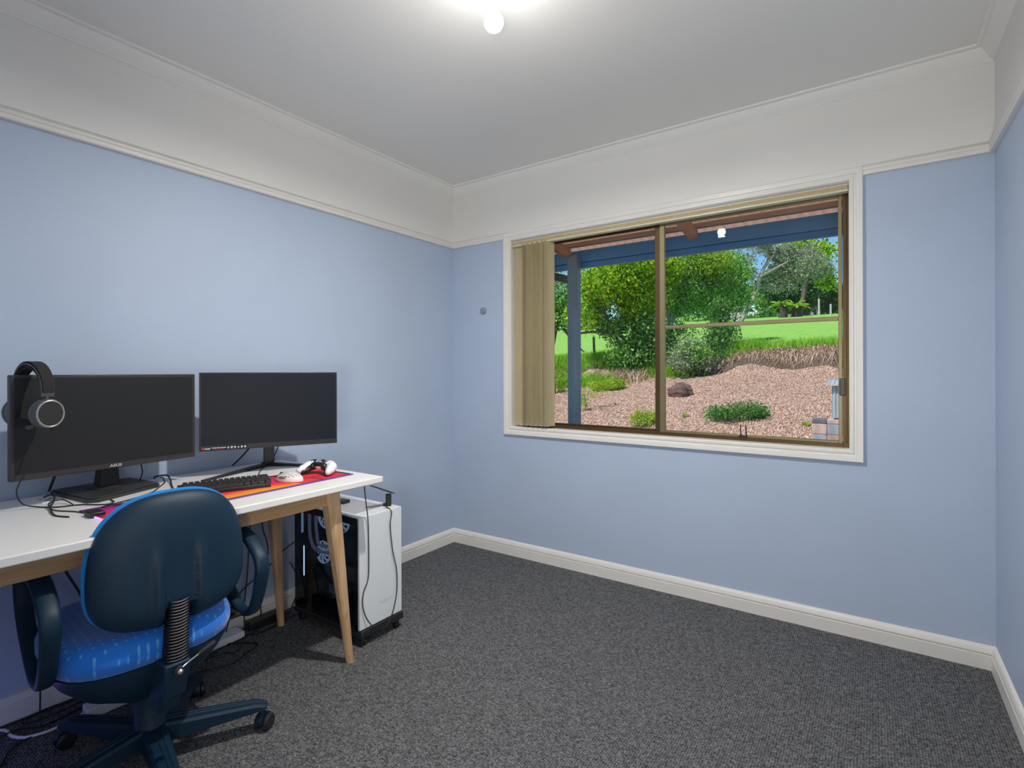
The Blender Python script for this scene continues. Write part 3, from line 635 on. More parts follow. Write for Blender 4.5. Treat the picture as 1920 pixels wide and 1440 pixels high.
# ------------------------------------------------------------------ computer tower on a wheeled stand
PX0, PX1, PY0, PY1, PZ0, PZ1 = .140, .614, -1.328, -1.080, .072, .565
pcx, pcy = (PX0+PX1)/2, (PY0+PY1)/2
ct = thing('tower_cart', 'low black wheeled cart carrying the computer tower', 'trolley', (pcx, pcy, 0))
def chl(par, off, mb, name, mat, **k):
    mb.xf(Matrix.Translation(tuple(-c for c in off))); return mb.build(name, mat, par, **k)
mb = MB(); mb.box(PX0-.012, PX1+.012, PY0+.0, PY1, .040, .062); mb.box(PX1+.002, PX1+.012, PY0, PY1, .062, .071)
chl(ct, (pcx, pcy, 0), mb, 'tray', M_black, bevel=.003)
for x in (PX0+.03, PX1-.008):
    for y in (PY0+.016, PY1-.034):
        mb = MB()
        for dy in (-.010, .004): mb.lathe([(.004, 0), (.016, 0), (.018, .002), (.018, .006), (.016, .008), (.004, .008)], (x, y+dy+.002, .018), 20, axis='Y')
        mb.box(x-.012, x+.012, y-.008, y+.010, .026, .040); mb.cyl((x, y-.010, .018), (x, y+.012, .018), .005)
        chl(ct, (pcx, pcy, 0), mb, 'caster', M_black, bevel=.001)
pcs = thing('computer_tower', 'white computer tower with a smoked glass side standing beside the desk leg', 'computer', (pcx, pcy, .062))
def pch(mb, name, mat, **k): return chl(pcs, (pcx, pcy, .062), mb, name, mat, **k)
M_pcw = pbr('white_painted_steel', (.74, .77, .80), .35)
mb = MB(); mb.box(PX1-.012, PX1, PY0+.002, PY1, PZ0, PZ1); pch(mb, 'front_panel', M_pcw, bevel=.002)
text('maker_lettering', 'NZXT', .022, pbr('pale_emboss', (.60, .63, .66), .25), pcs, T(PX1+.0002-pcx, PY0+.115-pcy, .150-.062) @ Matrix.Rotation(PI/2, 4, 'Z') @ RX90, sx=1.2)
mb = MB(); mb.box(PX0, PX1-.012, PY0+.002, PY0+.035, PZ1-.010, PZ1); mb.box(PX0, PX1-.012, PY1-.03, PY1, PZ1-.010, PZ1); mb.box(PX1-.075, PX1-.012, PY0+.035, PY1-.03, PZ1-.010, PZ1); mb.box(PX0, PX0+.04, PY0+.035, PY1-.03, PZ1-.010, PZ1)
pch(mb, 'top_panel', M_pcw, bevel=.001)
def mesh_mat():
    mt, n, l, b = nodes('perforated_grey_mesh'); b.inputs['Roughness'].default_value = .5
    tc = n.new('ShaderNodeTexCoord'); v = n.new('ShaderNodeTexVoronoi'); v.voronoi_dimensions = '2D'; v.inputs['Scale'].default_value = 220; v.inputs['Randomness'].default_value = 0; l.new(tc.outputs['Object'], v.inputs['Vector'])
    rp = n.new('ShaderNodeValToRGB'); rp.color_ramp.elements[0].position = .3; rp.color_ramp.elements[1].position = .36; rp.color_ramp.elements[0].color = (.08, .08, .09, 1); rp.color_ramp.elements[1].color = (.62, .63, .64, 1)
    l.new(v.outputs['Distance'], rp.inputs[0]); l.new(rp.outputs[0], b.inputs['Base Color']); return mt
pch(MB().box(PX0+.04, PX1-.075, PY0+.035, PY1-.03, PZ1-.008, PZ1-.002), 'top_grille', mesh_mat())
mb = MB(); mb.box(PX0, PX1-.012, PY1-.003, PY1, PZ0, PZ1-.010); mb.box(PX0, PX0+.003, PY0+.003, PY1-.003, PZ0, PZ1-.010); mb.box(PX0, PX1, PY0+.002, PY1, .062, PZ0)
mb.box(PX0+.003, PX1-.012, PY0+.15, PY1-.02, PZ0, PZ0+.008)
pch(mb, 'chassis', M_black)
mb = MB(); mb.box(PX0+.004, PX1-.016, PY0+.16, PY0+.166, PZ0+.008, PZ1-.012); pch(mb, 'motherboard_tray', pbr('dark_teal_board', (.012, .03, .05), .4))
pch(MB().box(PX0, PX1-.012, PY0-.002, PY0+.002, PZ0, PZ1-.004), 'side_glass', M_pcglass, smooth=False)
mb = MB(); w_ = .012
mb.box(PX0, PX1-.012, PY0-.0025, PY0-.002, PZ1-.034, PZ1-.004); mb.box(PX1-.028, PX1-.012, PY0-.0025, PY0-.002, PZ0, PZ1-.034); mb.box(PX0, PX0+.012, PY0-.0025, PY0-.002, PZ0, PZ1-.034); mb.box(PX0, PX1-.012, PY0-.0025, PY0-.002, PZ0, PZ0+.02)
pch(mb, 'glass_border', pbr('black_gloss', (.006, .006, .008), .2))
M_tube = pbr('added_glow_tube', (.40, .40, .50), .5, emit=(.5, .5, .8), es=.16)  # faint glow added so the unlit tube shows inside the dark case
for r0 in (0, .024):
    mb = MB(); mb.tube([(.184+r0*2.2, PY0+.05, .530), (.184+r0*2.2, PY0+.048, .46), (.192+r0*2.2, PY0+.048, .392+r0), (.228+r0*1.2, PY0+.048, .348+r0*1.1), (.30, PY0+.05, .342+r0*1.3), (.40, PY0+.06, .352+r0*1.2)], .0075, 12); pch(mb, 'cooling_tube', M_tube)
mb = MB(); mb.box(.235, PX1-.03, PY0+.02, PY0+.14, .526, .548); pch(mb, 'radiator', pbr('added_glow_radiator', (.30, .31, .38), .5, emit=(.5, .55, .8), es=.10))  # glow added in place of light reaching the radiator
def fan(cx, cz, y, R=.052):
    mb = MB(); n = 28
    for k in range(n):
        a, b_ = 2*PI*k/n, 2*PI*(k+1)/n
        mb.prism([(cx+R*math.cos(a), cz+R*math.sin(a)), (cx+R*math.cos(b_), cz+R*math.sin(b_)), (cx+(R+.004)*math.cos(b_), cz+(R+.004)*math.sin(b_)), (cx+(R+.004)*math.cos(a), cz+(R+.004)*math.sin(a))], 'Y', y, y+.01)
    for k in range(9):
        a = 2*PI*k/9; p_ = lambda r, t: (cx+r*math.cos(a+t), cz+r*math.sin(a+t))
        mb.prism([p_(.012, 0), p_(.03, .12), p_(R-.002, .45), p_(R-.004, .75), p_(.028, .5), p_(.012, .35)], 'Y', y+.002, y+.004)
    mb.cyl((cx, y, cz), (cx, y+.01, cz), .015, n=20); return mb
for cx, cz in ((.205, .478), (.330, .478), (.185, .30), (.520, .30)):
    pch(fan(cx, cz, PY0+.12), 'fan', pbr('added_glow_fan_blade', (.42, .45, .50), .5, emit=(.6, .75, 1), es=.45))  # unlit fans; the added glow stands in for light seen through the glass
mb = MB(); mb.box(.30, .575, PY0+.05, PY0+.10, .245, .285); pch(mb, 'graphics_card', pbr('graphics_card_grey', (.30, .29, .30), .4), bevel=.003)
mb = MB(); mb.box(.176, .181, PY0+.02, PY0+.023, .216, .360); pch(mb, 'light_bar', pbr('cool_led_bar', (.8, .9, 1), .4, emit=(.75, .9, 1), es=2.5), label='cool white light bar behind the glass')
mb = MB(); mb.box(.16, .163, PY0+.02, PY0+.03, .42, .52)
for k in range(8): mb.box(.158, .165, PY0+.02, PY0+.023, .42+k*.012, .426+k*.012)
pch(mb, 'bracket_strip', pbr('added_glow_fan_blade', (.42, .45, .50), .5, emit=(.6, .75, 1), es=.45))  # same added glow as on the fan blades
mb = MB(); mb.box(.36, .42, PY0+.03, PY0+.034, .175, .215); pch(mb, 'card_label', pbr('lilac_label', (.5, .48, .62), .5))
# things on the tower
mb = MB(); mb.box(.290, .350, -1.212, -1.168, PZ1, PZ1+.014); tag(mb.build('adapter_box', M_black, bevel=.002), 'flat black box lying on top of the computer tower', 'box')
ps = thing('device_stand', 'black cylinder stand with tilted plate standing on the tower top corner', 'stand', (.556, -1.108, PZ1))
mb = MB(); mb.cyl((0, 0, 0), (0, 0, .056), .0135, n=24); mb.box(-.018, .0, -.020, -.006, 0, .014); mb.build('cylinder_post', M_black, ps, bevel=.002)
mb = MB(); mb.hexa([(-.020, -.095, .108), (.018, -.095, .108), (.018, .025, .054), (-.020, .025, .054)], [(-.020, -.095, .112), (.018, -.095, .112), (.018, .025, .058), (-.020, .025, .058)]); mb.build('tilted_plate', M_black, ps)
zz = .63
cable('hanging_cable', [(.560, -1.132, .572), (.590, -1.145, .570), (.622, -1.150, .555), (.624, -1.160, .50), (.622, -1.150, .42), (.622, -1.140, .36), (.622, -1.120, .28), (.622, -1.118, .19), (.624, -1.135, .12), (.638, -1.180, .066), (.642, -1.222, .052), (.638, -1.262, .066), (.626, -1.298, .12), (.622, -1.316, .18), (.622, -1.312, .24), (.622, -1.285, .30), (.622, -1.283, .45), (.625, -1.290, .56), (.66, -1.335, .69), (.68, -1.350, .737)], .0023, 'thin black cable hanging in a loop across the white front of the tower')
tcb = [(.06, -1.483, .735), (.035, -1.487, .55), (.022, -1.492, .40), (.022, -1.500, .25), (.03, -1.52, .12), (.05, -1.53, .012)]
cable('dangling_cable', tcb, .0028, 'black cable hanging straight down the blue wall behind the desk')
cable('dangling_cable', [(.06, -1.433, .735), (.03, -1.432, .52), (.025, -1.425, .44), (.022, -1.405, .38), (.022, -1.400, .30), (.03, -1.44, .15), (.05, -1.45, .012)], .0028, 'wavy black cable hanging down the wall beside the rear desk leg')
cable('dangling_cable', [(.15, -1.10, .40), (.06, -1.16, .378), (.022, -1.30, .318), (.022, -1.42, .235), (.03, -1.55, .165), (.05, -1.62, .012)], .0028, 'black cable slanting across the wall from the back of the tower')
cable('dangling_cable', [(.10, -2.22, .735), (.04, -2.19, .52), (.025, -2.13, .37), (.03, -2.09, .20), (.05, -2.06, .012)], .0045, 'thick black cable slanting down the wall behind the office chair')
cable('dangling_cable', [(.08, -2.241, .735), (.03, -2.241, .50), (.025, -2.243, .30), (.035, -2.25, .012)], .0025, 'thin black cable dropping from the desk behind the left armrest')
# power supply brick, white box and floor cables
mb = MB(); mb.box(.028, .082, -1.52, -1.36, .0, .038); tag(mb.build('power_brick', M_black, bevel=.004), 'black power brick on the carpet against the wall behind the chair', 'power adapter')
mb = MB(); mb.box(.028, .110, -1.80, -1.56, 0, .030); tag(mb.build('power_board', M_whitep, bevel=.004), 'white power board on the carpet beside the black power brick', 'power board')
pb = thing('power_board', 'white power strip lying under the chair by the wall, plugged with a white cord', 'power board', (.192, -2.168, 0), math.radians(88))
MB().box(0, .32, -.030, .030, 0, .036).build('strip_body', M_whitep, pb, bevel=.004)
for k in range(4):
    mb = MB()
    for dx, dy, a in ((-.008, .006, .5), (.008, .006, -.5), (0, -.009, PI/2)):
        c_, s_ = math.cos(a)*.005, math.sin(a)*.005; mb.hexa([(.04+k*.06+dx-c_-s_*.3, dy-s_+c_*.3, .036), (.04+k*.06+dx-c_+s_*.3, dy-s_-c_*.3, .036), (.04+k*.06+dx+c_+s_*.3, dy+s_-c_*.3, .036), (.04+k*.06+dx+c_-s_*.3, dy+s_+c_*.3, .036)], [(.04+k*.06+dx-c_-s_*.3, dy-s_+c_*.3, .0364), (.04+k*.06+dx-c_+s_*.3, dy-s_-c_*.3, .0364), (.04+k*.06+dx+c_+s_*.3, dy+s_-c_*.3, .0364), (.04+k*.06+dx+c_-s_*.3, dy+s_+c_*.3, .0364)])
    mb.build('socket', M_black, pb)
cable('white_cord', [(.190, -2.170, .018), (.186, -2.19, .010), (.182, -2.225, .0055), (.185, -2.262, .0055), (.162, -2.315, .0055), (.115, -2.340, .0055), (.060, -2.345, .0055), (.035, -2.375, .0055), (.04, -2.43, .0055)], .0045, 'thick white power cord curling over the carpet from the power strip', mat=M_whitep, cat='cord')
def fl(pts, r=.003): return [(x, y, r+.001+h) for x, y, h in [(p[0], p[1], p[2] if len(p) > 2 else 0) for p in pts]]
cable('floor_cable', fl([(.11, -2.44), (.102, -2.365, .008), (.091, -2.311), (.125, -2.278), (.135, -2.239), (.12, -2.16), (.09, -2.05), (.12, -1.98)]), .003, 'black cable crossing the white cord on the carpet by the wall')
cable('floor_cable', fl([(.03, -2.46), (.026, -2.35), (.030, -2.29), (.028, -2.21), (.045, -2.15), (.06, -2.08), (.10, -2.0)]), .003, 'black cable running along the foot of the left baseboard')
cable('floor_cable', fl([(.060, -2.05), (.045, -2.16), (.035, -2.25), (.045, -2.30), (.075, -2.285), (.085, -2.22), (.075, -2.14), (.08, -2.06)]), .0025, 'thin black cable in a narrow loop beside the baseboard')
cable('floor_cable', fl([(.30, -2.46), (.270, -2.40), (.206, -2.367), (.176, -2.329), (.172, -2.30), (.16, -2.27)]), .0028, 'black cable bending over the carpet in the lower left corner')
cable('floor_cable', fl([(.20, -1.90), (.238, -1.800), (.285, -1.716), (.254, -1.636), (.227, -1.565), (.186, -1.576), (.113, -1.631), (.08, -1.70), (.12, -1.82)]), .003, 'black cable bowing out over the carpet right of the chair base')
cable('floor_cable', fl([(.16, -1.85), (.164, -1.702), (.205, -1.650), (.157, -1.596), (.10, -1.560, .002), (.13, -1.50), (.12, -1.36)]), .003, 'black cable twisting beside the power brick under the desk')
cable('floor_cable', fl([(.13, -1.83), (.14, -1.70, .007), (.11, -1.54), (.088, -1.469), (.095, -1.382), (.10, -1.28), (.06, -1.20), (.05, -1.12)]), .003, 'black cable running behind the rear desk leg to the tower')
cable('floor_cable', [(.05, -1.30, .25), (.04, -1.26, .18), (.06, -1.24, .09), (.10, -1.29, .05), (.08, -1.35, .03), (.105, -1.345, .008), (.115, -1.25, .005)], .0028, 'black cable tangle rising behind the computer tower')
cable('floor_cable', [(.13, -1.12, .30), (.06, -1.15, .22), (.035, -1.22, .12), (.07, -1.30, .04), (.095, -1.33, .02), (.06, -1.345, .006)], .0028, 'black cable dropping from the rear of the tower')
# ------------------------------------------------------------------ office chair
CH0 = Vector((.606, -2.121, 0)); CA = math.radians(-4)
ch = thing('office_chair', 'blue upholstered office chair with black shell back and loop armrests', 'office chair', CH0, CA)
M_seat = seat_mat('blue_flecked_upholstery', (.0, .16, .66), (.10, .36, .80)); M_seatp = pbr('blue_upholstery_edge', (.0, .20, .58), .8, sheen=.3)
def superloft(rings, n=48, e=3.0):
    """rings: (cx, cy, z, ax, ay)"""
    mb = MB(); vs = []; fs = []
    for (cx, cy, z_, ax, ay) in rings:
        for k in range(n):
            a = 2*PI*k/n; c, s = math.cos(a), math.sin(a); rr = 1/((abs(c)**e+abs(s)**e)**(1/e)); vs.append((cx+ax*rr*c, cy+ay*rr*s, z_))
    for i in range(len(rings)-1):
        for k in range(n): fs.append((i*n+k, i*n+(k+1) % n, (i+1)*n+(k+1) % n, (i+1)*n+k))
    fs += [tuple(range(n-1, -1, -1)), tuple((len(rings)-1)*n+k for k in range(n))]
    return mb.add(vs, fs)
SY = -.030; SXc = -.025
mb = superloft([(SXc, SY, .392, .19, .19), (SXc, SY, .385, .212, .212), (SXc, SY, .397, .226, .226), (SXc, SY, .425, .234, .233), (SXc, SY, .452, .230, .229), (SXc, SY, .472, .215, .213), (SXc, SY, .480, .18, .178), (SXc, SY, .474, .10, .10), (SXc, SY, .470, .01, .01)], e=3.2)
mb.build('seat_cushion', M_seat, ch, ang=80)
mb = superloft([(SXc-.01, SY+.01, .240, .10, .055), (SXc, SY+.01, .250, .13, .085), (SXc, SY, .300, .185, .160), (SXc, SY, .345, .208, .204), (SXc, SY, .378, .222, .221), (SXc, SY, .390, .224, .223), (SXc, SY, .392, .2, .2)], e=3.2)
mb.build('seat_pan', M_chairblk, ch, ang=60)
# backrest: local x is rearward
def back_surface(scale, xoff, thick, zc=.632, front=False, ridge=False, n=150, m_=44):
    mb = MB(); vs = []; fs = []
    top, bot, hw = .231*scale, .146*scale, .203*scale
    def outl(a):
        c, s = math.cos(a), math.sin(a)
        e = 2.65 if s > 0 else 2.9
        hh = top if s > 0 else bot
        rr = 1/((abs(c)**e+abs(s)**e)**(1/e)); y = hw*rr*c; z_ = hh*rr*s
        y *= 1-.03*max(0, z_/top)**1.5
        return y, z_
    def X(y, z_, s):
        x = xoff-.55*y*y - .05*(z_)*.6 + thick*(1-s**5)**.6 if s < 1 else xoff-.55*y*y-.03*z_
        if ridge:
            zz_ = z_
            fade = 1/(1+math.exp((zz_-.06)/.02))
            ay = abs(y-.003)
            x += .011*math.exp(-((ay-.054)/.013)**2)*fade*(1-s**6)
            if ay < .040: x -= .004*fade
            if ay < .036 and zz_ < -.085: x -= .02
        return x
    vs.append((X(0, 0, 0), 0, zc))
    for i in range(1, m_+1):
        s = i/m_
        for k in range(n):
            y, z_ = outl(2*PI*k/n); y *= s; z_ *= s
            vs.append((X(y, z_, s), y, zc+z_))
    for k in range(n): fs.append((0, 1+k, 1+(k+1) % n))
    for i in range(m_-1):
        for k in range(n): a = 1+i*n+k; b_ = 1+i*n+(k+1) % n; fs.append((a, b_, b_+n, a+n))
    # close
    rim = 1+(m_-1)*n; vs2 = []
    for k in range(n):
        y, z_ = outl(2*PI*k/n); vs.append((xoff-.55*y*y-.03*z_-(.006 if thick > 0 else -.006), y*(.995 if thick > 0 else .97), zc+z_*(.995 if thick > 0 else .97)))
    r2_ = rim+n
    for k in range(n): fs.append((rim+k, rim+(k+1) % n, r2_+(k+1) % n, r2_+k))
    fs.append(tuple(r2_+k for k in range(n-1, -1, -1)))
    return mb.add(vs, fs)
BX = .196
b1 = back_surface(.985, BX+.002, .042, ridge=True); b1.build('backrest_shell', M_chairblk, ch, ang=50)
b2 = back_surface(1.004, BX-.019, -.032); b2.build('backrest_cushion', M_seatp, ch, ang=60)
# spine with bellows
mb = MB(); n = 18
mb.hexa([(.205, -.030, .36), (.245, -.030, .36), (.245, .012, .36), (.205, .012, .36)], [(.205, -.024, .565), (.236, -.024, .565), (.236, .020, .565), (.205, .020, .565)])
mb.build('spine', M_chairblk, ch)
mb = MB()
for k in range(21):
    t = k/20; z_ = .395+.165*t; w = .0265-.003*t; cy = -.012+.010*t; x = .252-.010*t
    mb.tube([(x-.030, cy-w, z_+.004), (x-.004, cy-w, z_+.002), (x+.003, cy-w*.7, z_), (x+.005, cy, z_-.002), (x+.003, cy+w*.7, z_), (x-.004, cy+w, z_+.002), (x-.030, cy+w, z_+.004)], .0034, 8, sub=2)
mb.build('bellows', pbr('black_rubber_bellows', (.008, .009, .012), .42, spec=.35), ch)
mb = MB(); mb.hexa([(.150, -.050, .245), (.205, -.045, .245), (.205, .008, .245), (.150, .012, .245)], [(.150, -.052, .385), (.262, -.046, .385), (.262, .020, .385), (.150, .024, .385)]); mb.hexa([(.19, -.046, .300), (.250, -.044, .300), (.250, .012, .300), (.19, .014, .300)], [(.19, -.050, .398), (.266, -.046, .398), (.266, .020, .398), (.19, .024, .398)])
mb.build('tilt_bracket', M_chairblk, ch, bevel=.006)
mb = MB(); mb.cyl((.255, -.012, .375), (.272, -.012, .375), .014, n=24); kn = mb.build('adjuster_hub', M_black, ch, bevel=.002)
mb = MB(); mb.lathe([(.0075, 0), (.0075, .003), (.004, .007), (.0, .008)], (.272, -.012, .375), 16, axis='X'); mb.build('bolt', M_steel, kn, label='shiny steel bolt head')
mb = MB(); mb.tube([(.268, -.010, .380), (.272, .006, .392), (.272, .036, .405)], .0028, 8); lv = mb.build('lever', M_steel, ch, label='thin steel lever')
mb = MB(); mb.tube([(.272, .034, .404), (.272, .044, .409), (.272, .078, .421)], [.006, .0075, .0085], 14, smooth=False); mb.build('lever_grip', M_black, lv)
# armrests
loop = [(.156, .600), (.174, .570), (.171, .530), (.148, .462), (.110, .402), (.058, .382), (.005, .387), (-.065, .428), (-.130, .485), (-.165, .545), (-.168, .610), (-.145, .648), (-.090, .662), (.020, .652), (.095, .635)]
def armrest(yc):
    P = catmull([Vector((a, 0, b_)) for a, b_ in loop], 5, True); N = len(P); mb = MB(); vs = []; fs = []; n = 16
    for i in range(N):
        t = (P[(i+1) % N]-P[i-1]).normalized(); nn = Vector((t.z, 0, -t.x))
        topk = max(0, min(1, (P[i].z-.35)/.3)); hw = .0185+.0055*topk; th = .0115+.003*topk
        for k in range(n):
            a = 2*PI*k/n; c, s = math.cos(a), math.sin(a); e = 3; rr = 1/((abs(c)**e+abs(s)**e)**(1/e))
            q = P[i]+nn*(th*rr*c); vs.append((q.x, yc+hw*rr*s, q.z))
    for i in range(N):
        j = (i+1) % N
        for k in range(n): fs.append((i*n+k, i*n+(k+1) % n, j*n+(k+1) % n, j*n+k))
    return mb.add(vs, fs)
for yc in (-.267, .262):
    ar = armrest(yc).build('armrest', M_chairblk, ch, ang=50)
    s = 1 if yc > 0 else -1
    mb = MB(); mb.box(-.02, .06, min(s*.12, yc), max(s*.12, yc), .372, .384); mb.build('armrest_bracket', M_black, ar, bevel=.003)
mb = MB(); mb.lathe([(.052, .065), (.056, .085), (.048, .110), (.0445, .115), (.0445, .225), (.040, .228), (.030, .232), (.030, .262)], n=36); mb.build('gas_column', M_chairblk, ch)
for k in range(5):
    wa = math.radians(61+72*k)-CA; c, s = math.cos(wa), math.sin(wa)
    R_ = Matrix.Rotation(wa, 4, 'Z')
    mb = MB(); vs = []; fs = []; prof = []
    K = 12
    for i in range(K+1):
        t = i/K; r = .035+.292*t; hw = .033*(1-t)+.0235*t; zt = .118-.022*t-.012*max(0, (t-.85)/.15)**2; zb = .062+.012*t
        if i == K: hw *= .75
        ring = [(r, -hw, zb), (r, -hw, zt-.008), (r, -hw+.006, zt-.001), (r, -hw*.45, zt), (r, -hw*.38, zt-.0025), (r, -hw*.08, zt-.0025), (r, 0, zt+.0005), (r, hw*.08, zt-.0025), (r, hw*.38, zt-.0025), (r, hw*.45, zt), (r, hw-.006, zt-.001), (r, hw, zt-.008), (r, hw, zb)]
        vs += ring
    n = 13
    for i in range(K):
        for j in range(n): fs.append((i*n+j, i*n+(j+1) % n, (i+1)*n+(j+1) % n, (i+1)*n+j))
    fs += [tuple(range(n)), tuple(K*n+j for j in range(n-1, -1, -1))]
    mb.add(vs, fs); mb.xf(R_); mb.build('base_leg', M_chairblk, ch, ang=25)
    cs = bpy.data.objects.new('caster', None); C.objects.link(cs); cs.parent = ch; cs.location = (.318*c, .318*s, 0); cs.rotation_euler = (0, 0, wa+[.9, .4, 1.2, .3, 1.6][k])
    mb = MB(); mb.cyl((-.012, 0, .045), (-.012, 0, .085), .007, n=12)
    hood = [(.027*math.cos(a), .027+.029*math.sin(a)) for a in np.linspace(.35, PI+.1, 14)]+[(-.018, .018), (.01, .022)]
    mb.prism(hood, 'Y', -.008, .008); mb.build('hood', M_chairblk, cs)
    for s2 in (-1, 1):
        mb = MB(); mb.lathe([(.004, 0), (.022, 0), (.0265, .004), (.0265, .010), (.021, .0155), (.0, .017)] if s2 > 0 else [(.004, 0), (.022, 0), (.0265, -.004), (.0265, -.010), (.021, -.0155), (.0, -.017)], (0, s2*.009, .0265), 24, axis='Y'); mb.build('wheel', M_black, cs)

# assumed violet lamp left of the frame, added to tint chair and power strip
rl = thing('assumed_lamp', 'assumed small glowing violet lamp, unseen on the carpet under the left end of the desk', 'lamp', (.24, -2.62, 0))
MB().lathe([(.03, 0), (.03, .012), (.024, .014)], n=24).build('assumed_lamp_base', M_black, rl)
MB().lathe([(.020, .014), (.022, .02), (.022, .14), (.016, .15), (.0, .152)], n=24).build('assumed_lamp_tube', pbr('assumed_violet_lamp_tube', (.5, .4, .8), .4, emit=(.24, .28, 1.0), es=9), rl)
# ------------------------------------------------------------------ garden outside the window
def zt(x, y):
    ys = [0, 2.0, 3.0, 4.3, 6.0, 8.0, 8.25, 8.6, 9.4, 20, 33, 40, 60, 100]
    zs = [-.35, -.35, 0, .45, .82, 1.16, 1.45, 1.62, 1.74, 3.0, 4.55, 4.8, 6.5, 12]
    return float(np.interp(y+.12*math.sin(1.7*x)+.07*math.sin(4.1*x), ys, zs)) + .035*(x-.5)*min(1, max(0, (y-3)/4))*(1 if y < 12 else max(0, 1-(y-12)/10))
def terrain(name, x0, x1, ys, nx, mat, jit=.0):
    mb = MB(); vs = []; fs = []
    xs = np.linspace(x0, x1, nx)
    for y in ys:
        for x in xs: vs.append((x, y, zt(x, y)+random.uniform(-jit, jit)))
    for j in range(len(ys)-1):
        for i in range(nx-1): a = j*nx+i; fs.append((a, a+1, a+nx+1, a+nx))
    return mb.add(vs, fs).build(name, mat, ang=180)
def mulch_mat():
    mt, n, l, b = nodes('straw_mulch'); b.inputs['Roughness'].default_value = .95; b.inputs['Specular IOR Level'].default_value = .1
    tc = n.new('ShaderNodeTexCoord'); cols = []
    mpx = []
    for rot, s in ((.5, 60), (-.7, 72), (1.9, 52)):
        mp = n.new('ShaderNodeMapping'); mp.inputs['Rotation'].default_value = (0, 0, rot); mp.inputs['Scale'].default_value = (1, .18, 1); l.new(tc.outputs['Object'], mp.inputs[0])
        ns = n.new('ShaderNodeTexNoise'); ns.inputs['Scale'].default_value = s; ns.inputs['Detail'].default_value = 4; ns.inputs['Distortion'].default_value = .5; l.new(mp.outputs[0], ns.inputs['Vector']); mpx.append(ns.outputs[0])
    h = mth(n, l, 'MAXIMUM', mth(n, l, 'MAXIMUM', mpx[0], mpx[1]), mpx[2])
    rp = n.new('ShaderNodeValToRGB'); cr = rp.color_ramp; cr.elements[0].position = .48; cr.elements[0].color = (.13, .075, .05, 1); cr.elements[1].position = .76; cr.elements[1].color = (.86, .64, .50, 1)
    e = cr.elements.new(.60); e.color = (.50, .34, .26, 1)
    l.new(h, rp.inputs[0]); l.new(rp.outputs[0], b.inputs['Base Color'])
    bp = n.new('ShaderNodeBump'); bp.inputs['Strength'].default_value = .8; bp.inputs['Distance'].default_value = .03; l.new(h, bp.inputs['Height']); l.new(bp.outputs[0], b.inputs['Normal']); return mt
def lawn_mat():
    mt, n, l, b = nodes('mown_grass'); b.inputs['Roughness'].default_value = .9; b.inputs['Specular IOR Level'].default_value = .1
    tc = n.new('ShaderNodeTexCoord'); ns = n.new('ShaderNodeTexNoise'); ns.inputs['Scale'].default_value = 6; ns.inputs['Detail'].default_value = 8; ns.inputs['Roughness'].default_value = .7; l.new(tc.outputs['Object'], ns.inputs['Vector'])
    rp = n.new('ShaderNodeValToRGB'); rp.color_ramp.elements[0].position = .35; rp.color_ramp.elements[1].position = .7; rp.color_ramp.elements[0].color = (.16, .36, .05, 1); rp.color_ramp.elements[1].color = (.32, .56, .13, 1)
    l.new(ns.outputs[0], rp.inputs[0]); l.new(rp.outputs[0], b.inputs['Base Color'])
    bp = n.new('ShaderNodeBump'); bp.inputs['Strength'].default_value = .5; bp.inputs['Distance'].default_value = .05; l.new(ns.outputs[0], bp.inputs['Height']); l.new(bp.outputs[0], b.inputs['Normal']); return mt
struct(terrain('garden_bed', -9, 8, [.12, 1, 2, 2.5]+list(np.linspace(3, 8.0, 60)), 160, mulch_mat(), .012))
M_bank = pbr('bare_earth_bank', (.13, .09, .06), .95, var=.5, vscale=20)
struct(terrain('earth_bank', -9, 8, list(np.linspace(8.0, 8.6, 12)), 120, M_bank, .02))
struct(terrain('lawn_slope', -40, 30, [8.6, 9, 9.4, 10, 11, 12, 13.5, 15, 17, 20, 24, 28, 33, 40, 50, 60, 80, 100], 60, lawn_mat(), .0))

def blades(name, mat, n, posf, hgt, wid, lean=.5, seg=3, dirf=None):
    P = []; F = []
    for i in range(n):
        x, y, z_ = posf(); h = random.uniform(*hgt); a = random.uniform(0, 2*PI); ld_ = random.uniform(0, lean)*h
        dx, dy = (math.cos(a)*ld_, math.sin(a)*ld_); g = 1
        if dirf: dx, dy, g = dirf(h)
        w = random.uniform(*wid)/2; b_ = random.uniform(0, PI); wx, wy = math.cos(b_)*w, math.sin(b_)*w
        k = len(P)
        for j in range(seg+1):
            t = j/seg; ww = 1-t*.9
            cx, cy, cz = x+dx*t*t, y+dy*t*t, z_+(h*(t-.25*t*t*lean) if g > 0 else h*.25*math.sin(PI*min(1, t*1.3))-h*t*t)
            P.append((cx-wx*ww, cy-wy*ww, cz)); P.append((cx+wx*ww, cy+wy*ww, cz))
        for j in range(seg): F.append((k+2*j, k+2*j+1, k+2*j+3, k+2*j+2))
    mb = MB(); mb.add(P, F); return mb.build(name, mat, ang=180)
G1 = leaf_mat('bright_grass_blades', [(.12, .36, .02), (.28, .58, .04), (.45, .66, .08)])
DRY = leaf_mat('dry_grass_blades', [(.24, .15, .10), (.60, .42, .31), (.88, .70, .56)], .2)
def bankpos(x0, x1, y0, y1):
    def f():
        x = random.uniform(x0, x1); y = random.uniform(y0, y1); return (x, y, zt(x, y)-.01)
    return f
tag(blades('bank_grass', G1, 9000, bankpos(-4.5, 3.6, 8.45, 9.3), (.07, .20), (.010, .02)), 'bright green grass fringe growing along the top of the bank', 'grass', kind='stuff')
tag(blades('bank_weeds', G1, 7000, bankpos(-6.5, -1.0, 8.0, 8.8), (.08, .30), (.010, .022), lean=1.0), 'tangled green weeds covering the left part of the bank', 'weeds', kind='stuff')
